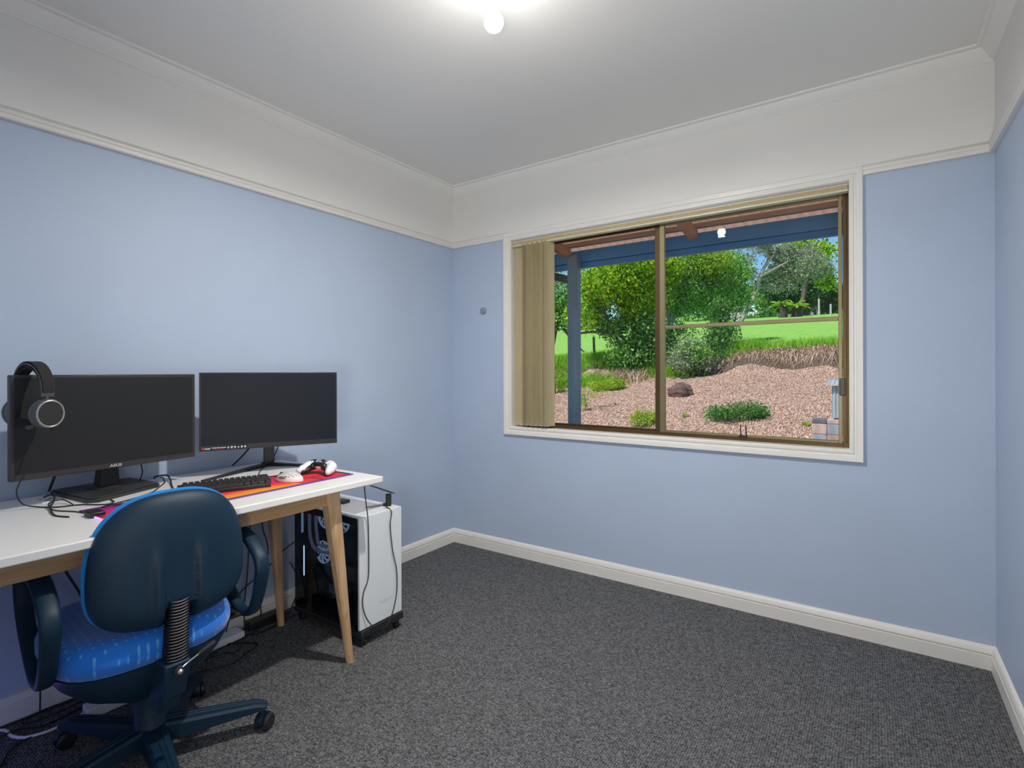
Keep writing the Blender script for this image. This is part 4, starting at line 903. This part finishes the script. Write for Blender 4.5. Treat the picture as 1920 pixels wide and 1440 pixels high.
DRY2 = leaf_mat('brown_thatch_blades', [(.13, .08, .05), (.38, .26, .18), (.70, .54, .42)], .15)
tag(blades('dry_grass_thatch', DRY2, 9000, bankpos(-.9, 3.6, 8.15, 8.62), (.10, .42), (.008, .02), dirf=lambda h: (random.uniform(-.22, .22), -random.uniform(.05, .28), -1)), 'dry brown grass thatch hanging down the face of the bank', 'dry grass', kind='stuff')
tag(blades('loose_straw', DRY, 30000, bankpos(-4.0, 3.4, 3.7, 8.0), (.02, .045), (.007, .014), lean=3.2), 'loose straw scattered over the mulched garden bed', 'straw', kind='stuff')

def rnd(n): return np.random.normal(size=(n, 3))
def foliage(name, blobs, n, size, mat, parent=None, clus=.16, per=18, label=None, droop=0, aspect=.5):
    """blobs: (centre Vector, radii (x,y,z), weight)"""
    W_ = np.array([b[2] for b in blobs], float); W_ /= W_.sum(); cs = []
    K = max(4, n//per)
    for i in range(K):
        b = blobs[np.random.choice(len(blobs), p=W_)]
        v = np.random.normal(size=3); v /= np.linalg.norm(v); v *= np.random.uniform(.35, 1)**.6
        cs.append((np.array(b[0])+v*np.array(b[1]), np.mean(b[1])*clus+size))
    c = np.array([cs[i % K][0] for i in range(n)]); r = np.array([cs[i % K][1] for i in range(n)])
    p = c+rnd(n)*r[:, None]*.62
    d = rnd(n); d[:, 2] -= droop*1.0; d /= np.linalg.norm(d, axis=1)[:, None]
    nn = np.cross(d, rnd(n)); nn /= np.linalg.norm(nn, axis=1)[:, None]
    s = size*np.random.uniform(.6, 1.3, n)[:, None]
    a, b_ = d*s, nn*s*aspect
    V = np.stack([p-a*.5, p-a*.05+b_*.5, p+a*.5, p-a*.05-b_*.5], 1).reshape(-1, 3)
    off = np.zeros(3)
    if parent is None: off = np.array([(V[:, 0].min()+V[:, 0].max())/2, (V[:, 1].min()+V[:, 1].max())/2, V[:, 2].min()])
    else: off = np.array(parent.location)
    V = V-off; me = bpy.data.meshes.new(name); N = len(V)
    me.vertices.add(N); me.vertices.foreach_set('co', V.astype('f').ravel()); me.loops.add(N); me.loops.foreach_set('vertex_index', np.arange(N, dtype='i'))
    me.polygons.add(n); me.polygons.foreach_set('loop_start', np.arange(0, N, 4, dtype='i')); me.polygons.foreach_set('loop_total', np.full(n, 4, dtype='i'))
    me.update(calc_edges=True); me.validate(); me.materials.append(mat)
    o = bpy.data.objects.new(name, me); C.objects.link(o); o.location = off if parent is None else (0, 0, 0)
    if parent is not None: o.parent = parent
    if label: o['label'] = label
    return o
def bb(px, py, t, rx, ry, w=1, rz=None):   # a crown lump seen at px, py with half-size rx, ry (in metres through its distance)
    p = ray3(px, py, t); a, b_ = rx*t/F_PX, ry*t/F_PX
    return (tuple(p), (a, rz if rz else a, b_), w)
def branches(par, paths, mat, name='trunk'):
    for i, (pts, r) in enumerate(paths):
        mb = MB(); mb.tube([tuple(Vector(p)-par.location) for p in pts], r, 7, sub=4); mb.build(name if i == 0 else 'branch', mat, par)
M_bark = pbr('grey_brown_bark', (.16, .12, .095), .9, var=.4, vscale=14, bump=.5, bscale=30)
M_bark_p = pbr('pale_bark', (.48, .42, .38), .85, var=.35, vscale=10, bump=.3, bscale=30)
L_bright = leaf_mat('yellow_green_leaves', [(.03, .13, .02), (.16, .42, .02), (.52, .78, .04), (.85, .92, .10)], .5)
L_mid = leaf_mat('mid_green_leaves', [(.02, .10, .02), (.10, .32, .04), (.32, .64, .10), (.66, .86, .34)], .45)
L_dark = leaf_mat('dark_green_leaves', [(.02, .08, .04), (.05, .16, .07), (.13, .30, .09)], .35)
L_silver = leaf_mat('grey_green_leaves', [(.14, .18, .12), (.32, .38, .24), (.56, .60, .48)], .35)
L_shrub = leaf_mat('shrub_leaves', [(.04, .13, .03), (.10, .28, .06), (.24, .46, .12)], .35)
L_lime = leaf_mat('lime_leaves', [(.16, .32, .03), (.36, .56, .05), (.60, .72, .14)], .45)
def tree(name, label, cat, px, t, group=None):
    p = place(px, t); return thing(name, label, cat, (p.x, p.y, zt(p.x, p.y)-.05), 0, group)
def V3(px, py, t): return tuple(ray3(px, py, t))
# 1 bright leafy tree left of the mullion
o = tree('leafy_tree', 'bright yellow-green leafy tree filling the left window pane', 'tree', 1185, 11.8)
o1 = o.location
branches(o, [([tuple(o1), V3(1192, 640, 11.8), V3(1190, 590, 11.8), V3(1196, 530, 11.6), V3(1190, 480, 11.5)], [.10, .03]), ([V3(1190, 660, 11.8), V3(1165, 630, 11.7), V3(1120, 622, 11.6), V3(1070, 628, 11.5)], [.05, .02]), ([V3(1190, 600, 11.8), V3(1160, 560, 11.6), V3(1130, 530, 11.4)], [.04, .012]), ([tuple(o1), V3(1175, 670, 11.8), V3(1150, 620, 11.6), V3(1120, 560, 11.5), V3(1085, 530, 11.5)], [.05, .015]), ([V3(1196, 560, 11.8), V3(1225, 520, 11.7), V3(1240, 480, 11.7)], [.04, .015])], M_bark)
foliage('foliage', [bb(1140, 530, 11.4, 55, 38, 3), bb(1200, 560, 11.6, 48, 60, 3.2), bb(1100, 590, 11.8, 36, 26, 1.0), bb(1225, 500, 11.8, 40, 40, 1.5), bb(1180, 490, 11.5, 80, 25, 1.5)], 21000, .085, L_bright, o, per=44)
foliage('lower_foliage', [bb(1215, 640, 11.4, 32, 50, 2), bb(1180, 665, 11.4, 34, 26, 1), bb(1150, 610, 11.8, 40, 25, .6)], 9000, .085, L_mid, o, per=40, label='darker green lower leaves')
o = tree('leafy_tree', 'green leafy tree at the far left edge of the window behind the blind', 'tree', 1030, 14)
branches(o, [([tuple(o.location), V3(1045, 600, 14), V3(1060, 560, 14), V3(1075, 530, 14)], [.08, .02]), ([V3(1045, 600, 14), V3(1075, 640, 13.8), V3(1095, 660, 13.6)], [.05, .02])], M_bark)
foliage('foliage', [bb(1050, 560, 14, 38, 50, 2), bb(1020, 540, 14, 30, 60, 1), bb(1060, 600, 14, 40, 16, .7)], 4200, .09, L_mid, o)
# 2 drooping tree right of the mullion
o = tree('drooping_tree', 'tall drooping green tree just right of the window mullion', 'tree', 1258, 12.4)
branches(o, [([tuple(o.location), V3(1258, 650, 12.4), V3(1256, 600, 12.4), V3(1248, 560, 12.4), V3(1250, 500, 12.4), V3(1262, 470, 12.4)], [.09, .04]), ([V3(1257, 610, 12.4), V3(1275, 580, 12.4), V3(1298, 548, 12.4)], [.05, .02])], M_bark_p)
foliage('foliage', [bb(1290, 500, 12.6, 50, 36, 3), bb(1350, 510, 12.8, 52, 40, 3), bb(1275, 560, 12.6, 45, 35, 2), bb(1340, 560, 12.8, 55, 30, 2), bb(1385, 540, 13, 28, 40, .8)], 20000, .085, L_mid, o, per=44, droop=.8, aspect=.35)
foliage('paler_foliage', [bb(1255, 510, 12.1, 18, 30, 1), bb(1330, 490, 12.3, 40, 26, 1.5)], 6500, .085, L_lime, o, per=40, droop=.8, aspect=.35, label='paler hanging leaves')  # second set of hanging leaves in a paler lime green
# 3 bushes under it
o = tree('garden_bush', 'tall dark green bush below the drooping tree', 'bush', 1348, 10.9)
branches(o, [([tuple(o.location), V3(1348, 660, 10.9), V3(1350, 600, 10.9), V3(1345, 570, 10.9)], [.03, .012]), ([tuple(o.location), V3(1365, 640, 10.9), V3(1378, 600, 10.9), V3(1384, 575, 10.9)], [.03, .01])], M_bark)
foliage('foliage', [bb(1352, 590, 10.9, 20, 24, 1.5), bb(1352, 630, 10.9, 30, 26, 2), bb(1340, 670, 10.8, 44, 26, 2)], 5200, .06, L_shrub, o)
o = tree('garden_bush', 'light green bush between the mullion and the tall dark bush', 'bush', 1295, 10.7)
foliage('foliage', [bb(1295, 660, 10.7, 30, 26, 2), bb(1275, 680, 10.6, 26, 18, 1), bb(1320, 685, 10.6, 26, 16, 1)], 3600, .055, L_silver, o); foliage('leafy_tips', [bb(1300, 665, 10.6, 34, 26, 2)], 2200, .055, L_mid, o); branches(o, [([tuple(o.location), V3(1295, 660, 10.7)], [.02, .008])], M_bark)
o = tree('garden_bush', 'green bush at the foot of the drooping tree beside the mullion', 'bush', 1262, 11.2)
foliage('foliage', [bb(1256, 655, 11.4, 16, 32, 1), bb(1280, 620, 11.6, 20, 14, .5), bb(1245, 670, 11.2, 18, 24, 1)], 2600, .06, L_mid, o); branches(o, [([tuple(o.location), V3(1256, 655, 11.4)], [.02, .008])], M_bark)
# 4 bare spreading tree
o = tree('bare_tree', 'half bare tree with pale spreading branches against the sky', 'tree', 1375, 24)
b0 = tuple(o.location)
paths = [([b0, V3(1385, 605, 24), V3(1400, 580, 24), V3(1418, 545, 24), V3(1424, 520, 24), V3(1440, 490, 24), V3(1468, 455, 24)], [.17, .04])]
rs = random.Random(3)
tips = []
for (sx_, sy_, ex, ey) in [(1418, 545, 1396, 490), (1424, 520, 1500, 480), (1424, 525, 1540, 510), (1440, 490, 1432, 450), (1430, 510, 1490, 520), (1420, 540, 1480, 540), (1450, 478, 1520, 470), (1400, 580, 1370, 540), (1435, 500, 1475, 470), (1445, 485, 1400, 460)]:
    mx_, my_ = (sx_+ex)/2+rs.uniform(-8, 8), (sy_+ey)/2-rs.uniform(2, 10)
    paths.append(([V3(sx_, sy_, 24), V3(mx_, my_, 24+rs.uniform(-1, 1)), V3(ex, ey, 24+rs.uniform(-2, 2))], [.06, .015])); tips.append((mx_, my_)); tips.append((ex, ey))
for (a, b_) in tips:
    for k in range(6):
        c_ = (a+rs.uniform(-26, 26), b_+rs.uniform(-22, 14)); paths.append(([V3(a, b_, 24), V3((a+c_[0])/2, (b_+c_[1])/2-3, 24), V3(c_[0], c_[1], 24+rs.uniform(-1, 1))], [.022, .008]))
branches(o, paths, M_bark_p)
foliage('foliage', [bb(x_, y_, 24, 16, 10, 1) for x_, y_ in tips]+[bb(1505, 500, 24, 50, 26, 9)], 9500, .12, L_silver, o)
# 5 dark tree far right and others behind
def ftree(label, px, t, blobs, n, size, mat, name='background_tree', group=None):
    o = tree(name, label, 'tree', px, t, group); p = o.location
    branches(o, [([tuple(p), V3(blobs[0][0], blobs[0][1], t)], [.15, .07])], M_bark)
    foliage('foliage', [bb(a, b_, t, rx, ry, w) for a, b_, rx, ry, w in blobs], n, size, mat, o); return o
ftree('large dark green tree behind the bare tree at the right of the window', 1510, 34, [(1515, 540, 40, 34, 3), (1480, 555, 34, 26, 2), (1550, 560, 24, 26, 1.5), (1500, 500, 44, 28, 1.5), (1455, 535, 30, 24, 1.2)], 15000, .24, L_dark)
ftree('dense green tree between the drooping tree and the dark tree', 1425, 45, [(1420, 565, 34, 26, 2), (1450, 575, 26, 20, 1)], 4200, .24, L_mid)
ftree('tall sunlit tree crown with sky gaps near the right jamb', 1500, 30, [(1520, 475, 36, 22, 2), (1490, 465, 32, 16, 1), (1548, 520, 14, 22, .8)], 5200, .2, L_bright)
ftree('small round green tree beside the right jamb behind the lawn', 1562, 38, [(1560, 570, 18, 18, 2), (1545, 560, 12, 12, 1)], 1800, .18, L_lime)
for i, (px, t, lab) in enumerate([(1225, 46, 'dark tree line behind the leafy tree left of the mullion'), (1080, 66, 'dark tree line at the far left beyond the lawn'), (1290, 76, 'dark tree line behind the drooping tree'), (1360, 52, 'dark tree line behind the tall bush'), (1430, 86, 'dark tree line behind the roadside sign'), (1500, 62, 'dark tree line behind the farm shed'), (1580, 74, 'dark tree line at the far right edge'), (1720, 48, 'distant tree beyond the right window jamb'), (1900, 60, 'distant tree group well beyond the right window jamb')]):
    ftree(lab, px, t, [(px, 570, 55, 24, 1), (px+30, 560, 40, 22, 1)], 3600, .42, L_dark if i % 2 else L_mid, 'distant_tree')
# 6 low garden plants
def plant(name, label, cat, px, t, blobs, n, size, mat):
    o = tree(name, label, cat, px, t); o.location.z += .04
    foliage('foliage', [bb(a, b_, t, rx, ry, w) for a, b_, rx, ry, w in blobs], n, size, mat, o)
    branches(o, [([tuple(o.location), V3(px+rs.uniform(-3, 3), blobs[0][1], t)], [.008, .004])], M_bark, 'stem'); return o
def gt(px, py):   # distance at which the line of sight through a point meets the ground
    for t in np.arange(3.2, 60, .02):
        p = ray3(px, py, t)
        if p.z < zt(p.x, p.y): return float(t)
    return 60
t_ = gt(1378, 786)
plant('ground_cover_shrub', 'wide low dark green ground cover shrub in the middle of the mulch', 'shrub', 1382, t_, [(1350, 776, 28, 11, 2), (1400, 771, 34, 14, 3), (1425, 776, 16, 10, 1)], 5200, .030, L_shrub)
t_ = gt(1208, 797)
plant('ground_cover_shrub', 'small round lime green shrub low beside the mullion', 'shrub', 1206, t_, [(1206, 784, 24, 11, 3)], 2200, .030, L_lime)
t_ = gt(1150, 730)
plant('ground_cover_shrub', 'spreading green shrub on the mulch right of the veranda post', 'shrub', 1142, t_, [(1150, 722, 20, 8, 2), (1125, 725, 18, 8, 1)], 2000, .045, L_lime)
t_ = gt(1098, 770)
plant('wispy_shrub', 'thin wispy shrub right behind the veranda post', 'shrub', 1098, t_, [(1105, 738, 20, 14, 1), (1092, 755, 10, 12, 1), (1125, 722, 18, 10, .6)], 900, .030, L_lime)
t_ = gt(1050, 735)
plant('wispy_shrub', 'thin olive shrub between the blind and the veranda post', 'shrub', 1050, t_, [(1048, 712, 14, 16, 1), (1052, 735, 10, 12, .6)], 900, .035, L_lime)
t_ = gt(1540, 800)
plant('weed_tuft', 'small green weed on the mulch left of the stacked blocks', 'plant', 1511, gt(1511, 797), [(1511, 794, 7, 3.5, 1)], 200, .022, L_lime)
plant('weed_tuft', 'tiny green weed left of the ground cover shrub', 'plant', 1284, gt(1284, 782), [(1284, 779, 5, 3, 1)], 140, .02, L_lime)
for px, lab in ((1105, 'grass clump at the bank edge right of the veranda post'), (1060, 'grass clump at the bank edge left of the veranda post'), (1160, 'leafy grass clump under the bright tree'), (1240, 'grass clump at the bank edge behind the mullion'), (1390, 'tall grass clump left of the dry bank')):
    t_ = 11.0 if px < 1300 else 10.6; p = place(px, t_)
    def cp(p=p):
        x = p.x+random.gauss(0, .30); y = p.y+random.gauss(0, .12); return (x, y, zt(x, y)-.02)
    tag(blades('grass_clump', G1 if px != 1160 else DRY, 650, cp, (.15, .42), (.012, .026), lean=1.0), lab, 'grass')
# rock
p = ray3(1278, 737, gt(1278, 742)); mb = MB()
def rfn(q):
    x, y, z_ = q; k = 1+.12*math.sin(5*x+2*z_)+.10*math.sin(7*y+3*x)+.06*math.sin(11*z_+4*y); return [x*k, y*k, z_*k]
ellip(mb, (p.x, p.y, p.z+.03), (.20, .16, .14), 28, 18, rfn)
tag(mb.build('garden_rock', pbr('brown_rock', (.17, .10, .085), .9, var=.45, vscale=9, bump=.8, bscale=22), ang=60), 'brown rock lying on the mulch right of the mullion', 'rock')
plant('weed_tuft', 'green weed growing against the brown rock', 'plant', 1287, gt(1287, 742), [(1287, 737, 8, 3.5, 1)], 220, .025, L_lime)
# stacked concrete blocks with a corrugated box on top
tb = gt(1545, 829); pb0 = ray3(1545, 829, tb); bw = 24*tb/F_PX
bh = 20*tb/F_PX
gz = zt(pb0.x, pb0.y)-.1
cols = [(.52, .42, .40), (.36, .40, .46), (.42, .45, .48), (.55, .36, .33), (.40, .42, .47), (.56, .46, .44)]
ztop = ray3(1545, 786, tb).z; names_b = ['pinkish block, lower left of the stack below the corrugated box', 'blue-grey block, lower right of the stack below the corrugated box', 'grey block, left end of the middle course below the corrugated box', 'reddish block, right end of the middle course below the corrugated box', 'dark grey coping block on top of the stack, left', 'pale pink coping block on top of the stack, right']
k = 0; zc = ztop
for r_, (hh) in enumerate((bh*.45, bh, bh, bh)):
    for c_ in range(3):
        x = pb0.x-.82*bw+c_*bw*1.02
        if r_ == 0: nm = ['dark grey', 'pale pink', 'grey'][c_]+' coping slab on top of the block stack, '+['left end', 'middle', 'right end'][c_]
        else: nm = [['pinkish', 'blue-grey', 'reddish'], ['grey', 'reddish', 'pinkish'], ['reddish', 'grey', 'blue-grey']][r_-1][c_]+' block in the '+['', 'upper', 'middle', 'lowest'][r_]+' course of the garden block stack, '+['left end', 'centre', 'right end'][c_]
        col = {'dark grey': (.16, .15, .19), 'pale pink': (.58, .44, .42), 'grey': (.36, .38, .42), 'pinkish': (.58, .44, .38), 'blue-grey': (.32, .38, .46), 'reddish': (.50, .30, .27)}[nm.split(' coping')[0].split(' block')[0]]
        tag(MB().box(x, x+bw*1.0, pb0.y, pb0.y+.22, zc-hh+.002, zc).build('concrete_block', pbr('block_'+nm.split(' coping')[0].split(' block')[0].replace(' ', '_'), col, .9, var=.3, vscale=12, bump=.5, bscale=60), bevel=.006), nm, 'concrete block', 'stacked garden blocks')
    zc -= hh
# corrugated metal box standing on the blocks
cx0 = pb0.x+.08; mpt = thing('corrugated_box', 'corrugated metal box with a ridged lid standing on the block stack', 'metal box', (pb0.x-.82*bw+.325, pb0.y+.11, ztop))
def corr(x0, x1, z0, z1, y, amp=.008, pitch=.038, th=.004):
    mb = MB(); n = int((x1-x0)/pitch*8); vs = []; fs = []
    for i in range(n+1):
        x = x0+(x1-x0)*i/n; yy = y+amp*math.sin(2*PI*(x-x0)/pitch)
        vs += [(x, yy, z0), (x, yy, z1), (x, yy+th, z1), (x, yy+th, z0)]
    for i in range(n):
        for k_ in range(4): fs.append((4*i+k_, 4*i+(k_+1) % 4, 4*i+4+(k_+1) % 4, 4*i+4+k_))
    return mb.add(vs, fs)
M_gal = pbr('galvanised_steel', (.45, .55, .60), .45, metal=.2, var=.12, vscale=6)
hb = 75*tb/F_PX
corr(-.13, .17, .02, hb*.82, -.09).build('front_sheet', M_gal, mpt); MB().box(-.125, .165, -.075, .10, .02, hb*.82).build('box_body', pbr('dark_box_inside', (.05, .055, .06), .8), mpt)
mb = MB(); n = 48
for i in range(n):
    x0_, x1_ = -.17+.36*i/n, -.17+.36*(i+1)/n; a0, a1 = .009*math.sin(2*PI*i/n*8), .009*math.sin(2*PI*(i+1)/n*8)
    mb.hexa([(x0_, -.14, hb*.86+a0), (x1_, -.14, hb*.86+a1), (x1_, .14, hb*.98+a1), (x0_, .14, hb*.98+a0)], [(x0_, -.14, hb*.865+a0), (x1_, -.14, hb*.865+a1), (x1_, .14, hb*.985+a1), (x0_, .14, hb*.985+a0)])
mb.build('ridged_lid', M_gal, mpt)
mb = MB(); mb.cyl((-.05, -.04, 0), (-.05, -.04, .03), .018, n=14); mb.cyl((.10, -.04, 0), (.10, -.04, .03), .018, n=14); mb.build('foot', pbr('rusty_red', (.45, .13, .08), .7), mpt)
# cycads at the far edge of the lawn
for px, lab in ((1468, 'squat cycad with pale fronds, left of the pair beyond the lawn'), (1492, 'squat cycad with pale fronds, right of the pair beyond the lawn')):
    t_ = 30; p = place(px, t_); o = thing('cycad', lab, 'palm', (p.x, p.y, zt(p.x, p.y)-.05), 0, 'cycads beyond the lawn'); zc_ = ray3(px, 575, t_).z-o.location.z
    mb = MB(); mb.tube([(0, 0, 0), (.05, 0, zc_*.5), (0, 0, zc_)], [.24, .19], 12); mb.build('trunk', pbr('dark_cycad_trunk', (.08, .06, .055), .9, var=.5, vscale=12), o)
    mb = MB(); P = []; F = []
    for i in range(26):
        a = 2*PI*i/26+rs.uniform(-.1, .1); L_ = rs.uniform(.60, .90); el = rs.uniform(.2, 1.3); k_ = len(P)
        for j in range(6):
            s = j/5; r_ = L_*s*math.cos(el*.8); z_ = zc_+L_*s*math.sin(el)-.45*L_*s*s; w = .10*(1-s*.8)
            P += [(r_*math.cos(a)-w*math.sin(a), r_*math.sin(a)+w*math.cos(a), z_-.03), (r_*math.cos(a), r_*math.sin(a), z_+.02), (r_*math.cos(a)+w*math.sin(a), r_*math.sin(a)-w*math.cos(a), z_-.03)]
        for j in range(5): F += [(k_+3*j, k_+3*j+1, k_+3*j+4, k_+3*j+3), (k_+3*j+1, k_+3*j+2, k_+3*j+5, k_+3*j+4)]
    mb.add(P, F).build('fronds', L_lime, o)
# far small things
def farbox(name, label, cat, px, py, t, w, h, d, mat):
    p = ray3(px, py, t); return tag(MB().box(p.x-w/2, p.x+w/2, p.y, p.y+d, p.z-h/2, p.z+h/2).build(name, mat), label, cat)
sg = thing('roadside_sign', 'small green and white roadside sign far beyond the lawn', 'sign', tuple(place(1411, 42)+Vector((0, 0, zt(place(1411, 42).x, place(1411, 42).y)))))
zs_ = ray3(1411, 574, 42).z-sg.location.z
MB().box(-.25, .25, 0, .03, zs_-.2, zs_+.2).build('sign_panel', pbr('sign_green', (.02, .28, .18), .5), sg); MB().box(-.16, .16, -.01, 0, zs_-.08, zs_+.06).build('white_panel', M_whitep, sg)
mb = MB(); mb.cyl((-.2, .02, 0), (-.2, .02, zs_), .02, n=8); mb.cyl((.2, .02, 0), (.2, .02, zs_), .02, n=8); mb.build('sign_post', M_grey, sg)
def car(label, px, t, col):
    p = place(px, t); o = thing('parked_car', label, 'car', (p.x, p.y, zt(p.x, p.y)-.02))
    mb = MB(); mb.prism([(-1.9, .35), (1.9, .35), (1.95, .8), (1.1, .95), (.6, 1.4), (-1.0, 1.42), (-1.7, .95), (-1.95, .85)], 'Y', -.8, .8); mb.build('car_body', pbr('car_paint_'+label.split()[0], col, .3), o, bevel=.05)
    mb = MB(); mb.prism([(-1.45, .95), (.95, .95), (.52, 1.33), (-.95, 1.34)], 'Y', -.83, .83); mb.build('car_window', pbr('black_gloss', (.006, .006, .008), .2), o)
    for x in (-1.2, 1.25): mb = MB(); mb.cyl((x, -.84, .33), (x, .84, .33), .33, n=20); mb.build('wheel', M_black, o)
car('white car parked far away beyond the lawn', 1396, 44, (.75, .77, .8))
# farm shed behind the cycads
p = place(1508, 48); sh = thing('farm_shed', 'small shed with pale roof behind the cycads', 'shed', (p.x, p.y, zt(p.x, p.y)-.1)); zz = ray3(1500, 571, 48).z-sh.location.z
MB().box(-1.9, 1.4, 0, 2.5, 0, zz).build('shed_wall', pbr('grey_shed_wall', (.28, .27, .28), .8), sh); mb = MB(); mb.hexa([(-2.2, -.4, zz), (1.7, -.4, zz), (1.7, 2.8, zz+.5), (-2.2, 2.8, zz+.5)], [(-2.2, -.4, zz+.08), (1.7, -.4, zz+.08), (1.7, 2.8, zz+.6), (-2.2, 2.8, zz+.6)]); mb.build('shed_roof', pbr('pale_tin_roof', (.62, .62, .66), .5), sh); MB().box(-.4, .5, -.03, 0, 0, zz*.8).build('shed_door', M_black, sh)
plant('flowering_shrub', 'small orange flowering shrub beyond the lawn', 'shrub', 1393, 34, [(1393, 596, 6, 7, 1)], 500, .12, leaf_mat('orange_flowers', [(.6, .25, .03), (.8, .45, .06), (.3, .35, .05)]))
plant('hedge_bush', 'green hedge bush left of the cycads', 'bush', 1438, 33, [(1435, 590, 13, 10, 1), (1415, 597, 16, 6, 1)], 1500, .14, L_shrub)
for px, py0, lab in ((1558, 590, 'thin pale fence post near the right jamb beyond the lawn'), (1536, 580, 'short pale fence post left of the other beyond the lawn')):
    t_ = 27; p = place(px, t_); z_ = zt(p.x, p.y); zt_ = ray3(px, py0-20, t_).z
    tag(MB().cyl((p.x, p.y, z_-.1), (p.x, p.y, zt_), .045, n=10).build('fence_post', pbr('pale_post', (.5, .48, .5), .8)), lab, 'fence post')
p = place(1037, 10.2); z_ = zt(p.x, p.y)
tag(MB().cyl((p.x+.03, p.y, z_-.1), V3(1034, 642, 10.2), .035, n=10).build('garden_stake', pbr('dark_stake', (.05, .06, .08), .8)), 'dark leaning stake at the bank edge beside the blind', 'stake')
p = place(1115, 12.5); z_ = zt(p.x, p.y)
tag(MB().cyl((p.x, p.y, z_-.1), V3(1113, 632, 12.5), .03, n=10).build('garden_stake', pbr('dark_stake', (.05, .06, .08), .8)), 'dark upright stake on the lawn right of the veranda post', 'stake')

# ------------------------------------------------------------------ veranda
M_vpost = pbr('grey_blue_post_paint', (.15, .25, .33), .5, var=.08, vscale=6)
M_vbeam = pbr('deep_blue_beam_paint', (.07, .27, .58), .5, var=.08, vscale=6)
vp = MB(); vp.box(.165, .262, 1.385, 1.468, -.36, 2.262); struct(vp.build('veranda_post', M_vpost, bevel=.006))
tag(bpy.data.objects['veranda_post'], 'grey blue square veranda post outside the left pane', 'post'); del bpy.data.objects['veranda_post']['kind']
vb = thing('veranda_beam', 'long deep blue veranda beam crossing the top of the window', 'beam', (1.0, 1.50, 2.16))
MB().box(-5, 5, -.025, .020, .042, .150).build('upper_board', M_vbeam, vb, bevel=.003); MB().box(-5, 5, -.010, .035, -.008, .040).build('lower_board', M_vbeam, vb, bevel=.003)
for x, lab in ((1.288, 'brown timber rafter with chamfered end above the right pane'), (.155, 'brown timber rafter above the veranda post'), (2.42, 'brown timber rafter beyond the right window jamb'), (-.98, 'brown timber rafter beyond the left window jamb')):
    mb = MB(); h_ = .092
    prof = [(.12, 2.425), (1.36, 2.238), (1.425, 2.262), (1.432, 2.238+h_-.012), (.12, 2.425+h_)]
    mb.prism(prof, 'X', x-.028, x+.028); tag(mb.build('rafter', M_rafter, bevel=.003), lab, 'rafter', 'veranda rafters')
for y, lab in ((1.40, 'brown roof batten running above the blue beam'), (.75, 'brown roof batten closer to the house wall')):
    zb = 2.425-.151*(y-.12)+.092
    tag(MB().box(-4, 6, y-.022, y+.022, zb+.002, zb+.040).build('roof_batten', M_batten, bevel=.002), lab, 'batten', 'roof battens')
rm = bpy.data.materials.new('terracotta_roof_sheet'); rm.use_nodes = True; n_ = rm.node_tree.nodes; l_ = rm.node_tree.links
b_ = n_['Principled BSDF']; b_.inputs['Base Color'].default_value = (.74, .58, .50, 1); b_.inputs['Roughness'].default_value = .5
tr = n_.new('ShaderNodeBsdfTranslucent'); tr.inputs[0].default_value = (.84, .66, .56, 1); mx = n_.new('ShaderNodeMixShader'); mx.inputs[0].default_value = .5
l_.new(b_.outputs[0], mx.inputs[1]); l_.new(tr.outputs[0], mx.inputs[2]); l_.new(mx.outputs[0], n_['Material Output'].inputs[0])
mb = MB(); vs = []; fs = []; n = 600
for i in range(n+1):
    x = -4+10*i/n; a = .009*math.sin(2*PI*x/.076)
    for y in (.12, 1.62):
        z_ = 2.425-.151*(y-.12)+.092+.052+a; vs += [(x, y, z_), (x, y, z_+.003)]
for i in range(n):
    a = 4*i; fs += [(a, a+4, a+6, a+2), (a+1, a+3, a+7, a+5), (a, a+1, a+5, a+4), (a+2, a+6, a+7, a+3)]
mb.add(vs, fs); tag(mb.build('veranda_roof', rm), 'corrugated terracotta veranda roof sheet seen from below', 'roof')
pg = MB(); pg.tube([V3(960, 498, 4.7), V3(1000, 508, 4.8), V3(1036, 518, 4.9), V3(1072, 527, 5.0), V3(1078, 534, 5.02)], .038, 16); tag(pg.build('roof_gutter', pbr('dark_grey_gutter', (.09, .11, .13), .4)), 'dark grey gutter pipe left of the veranda post', 'gutter')
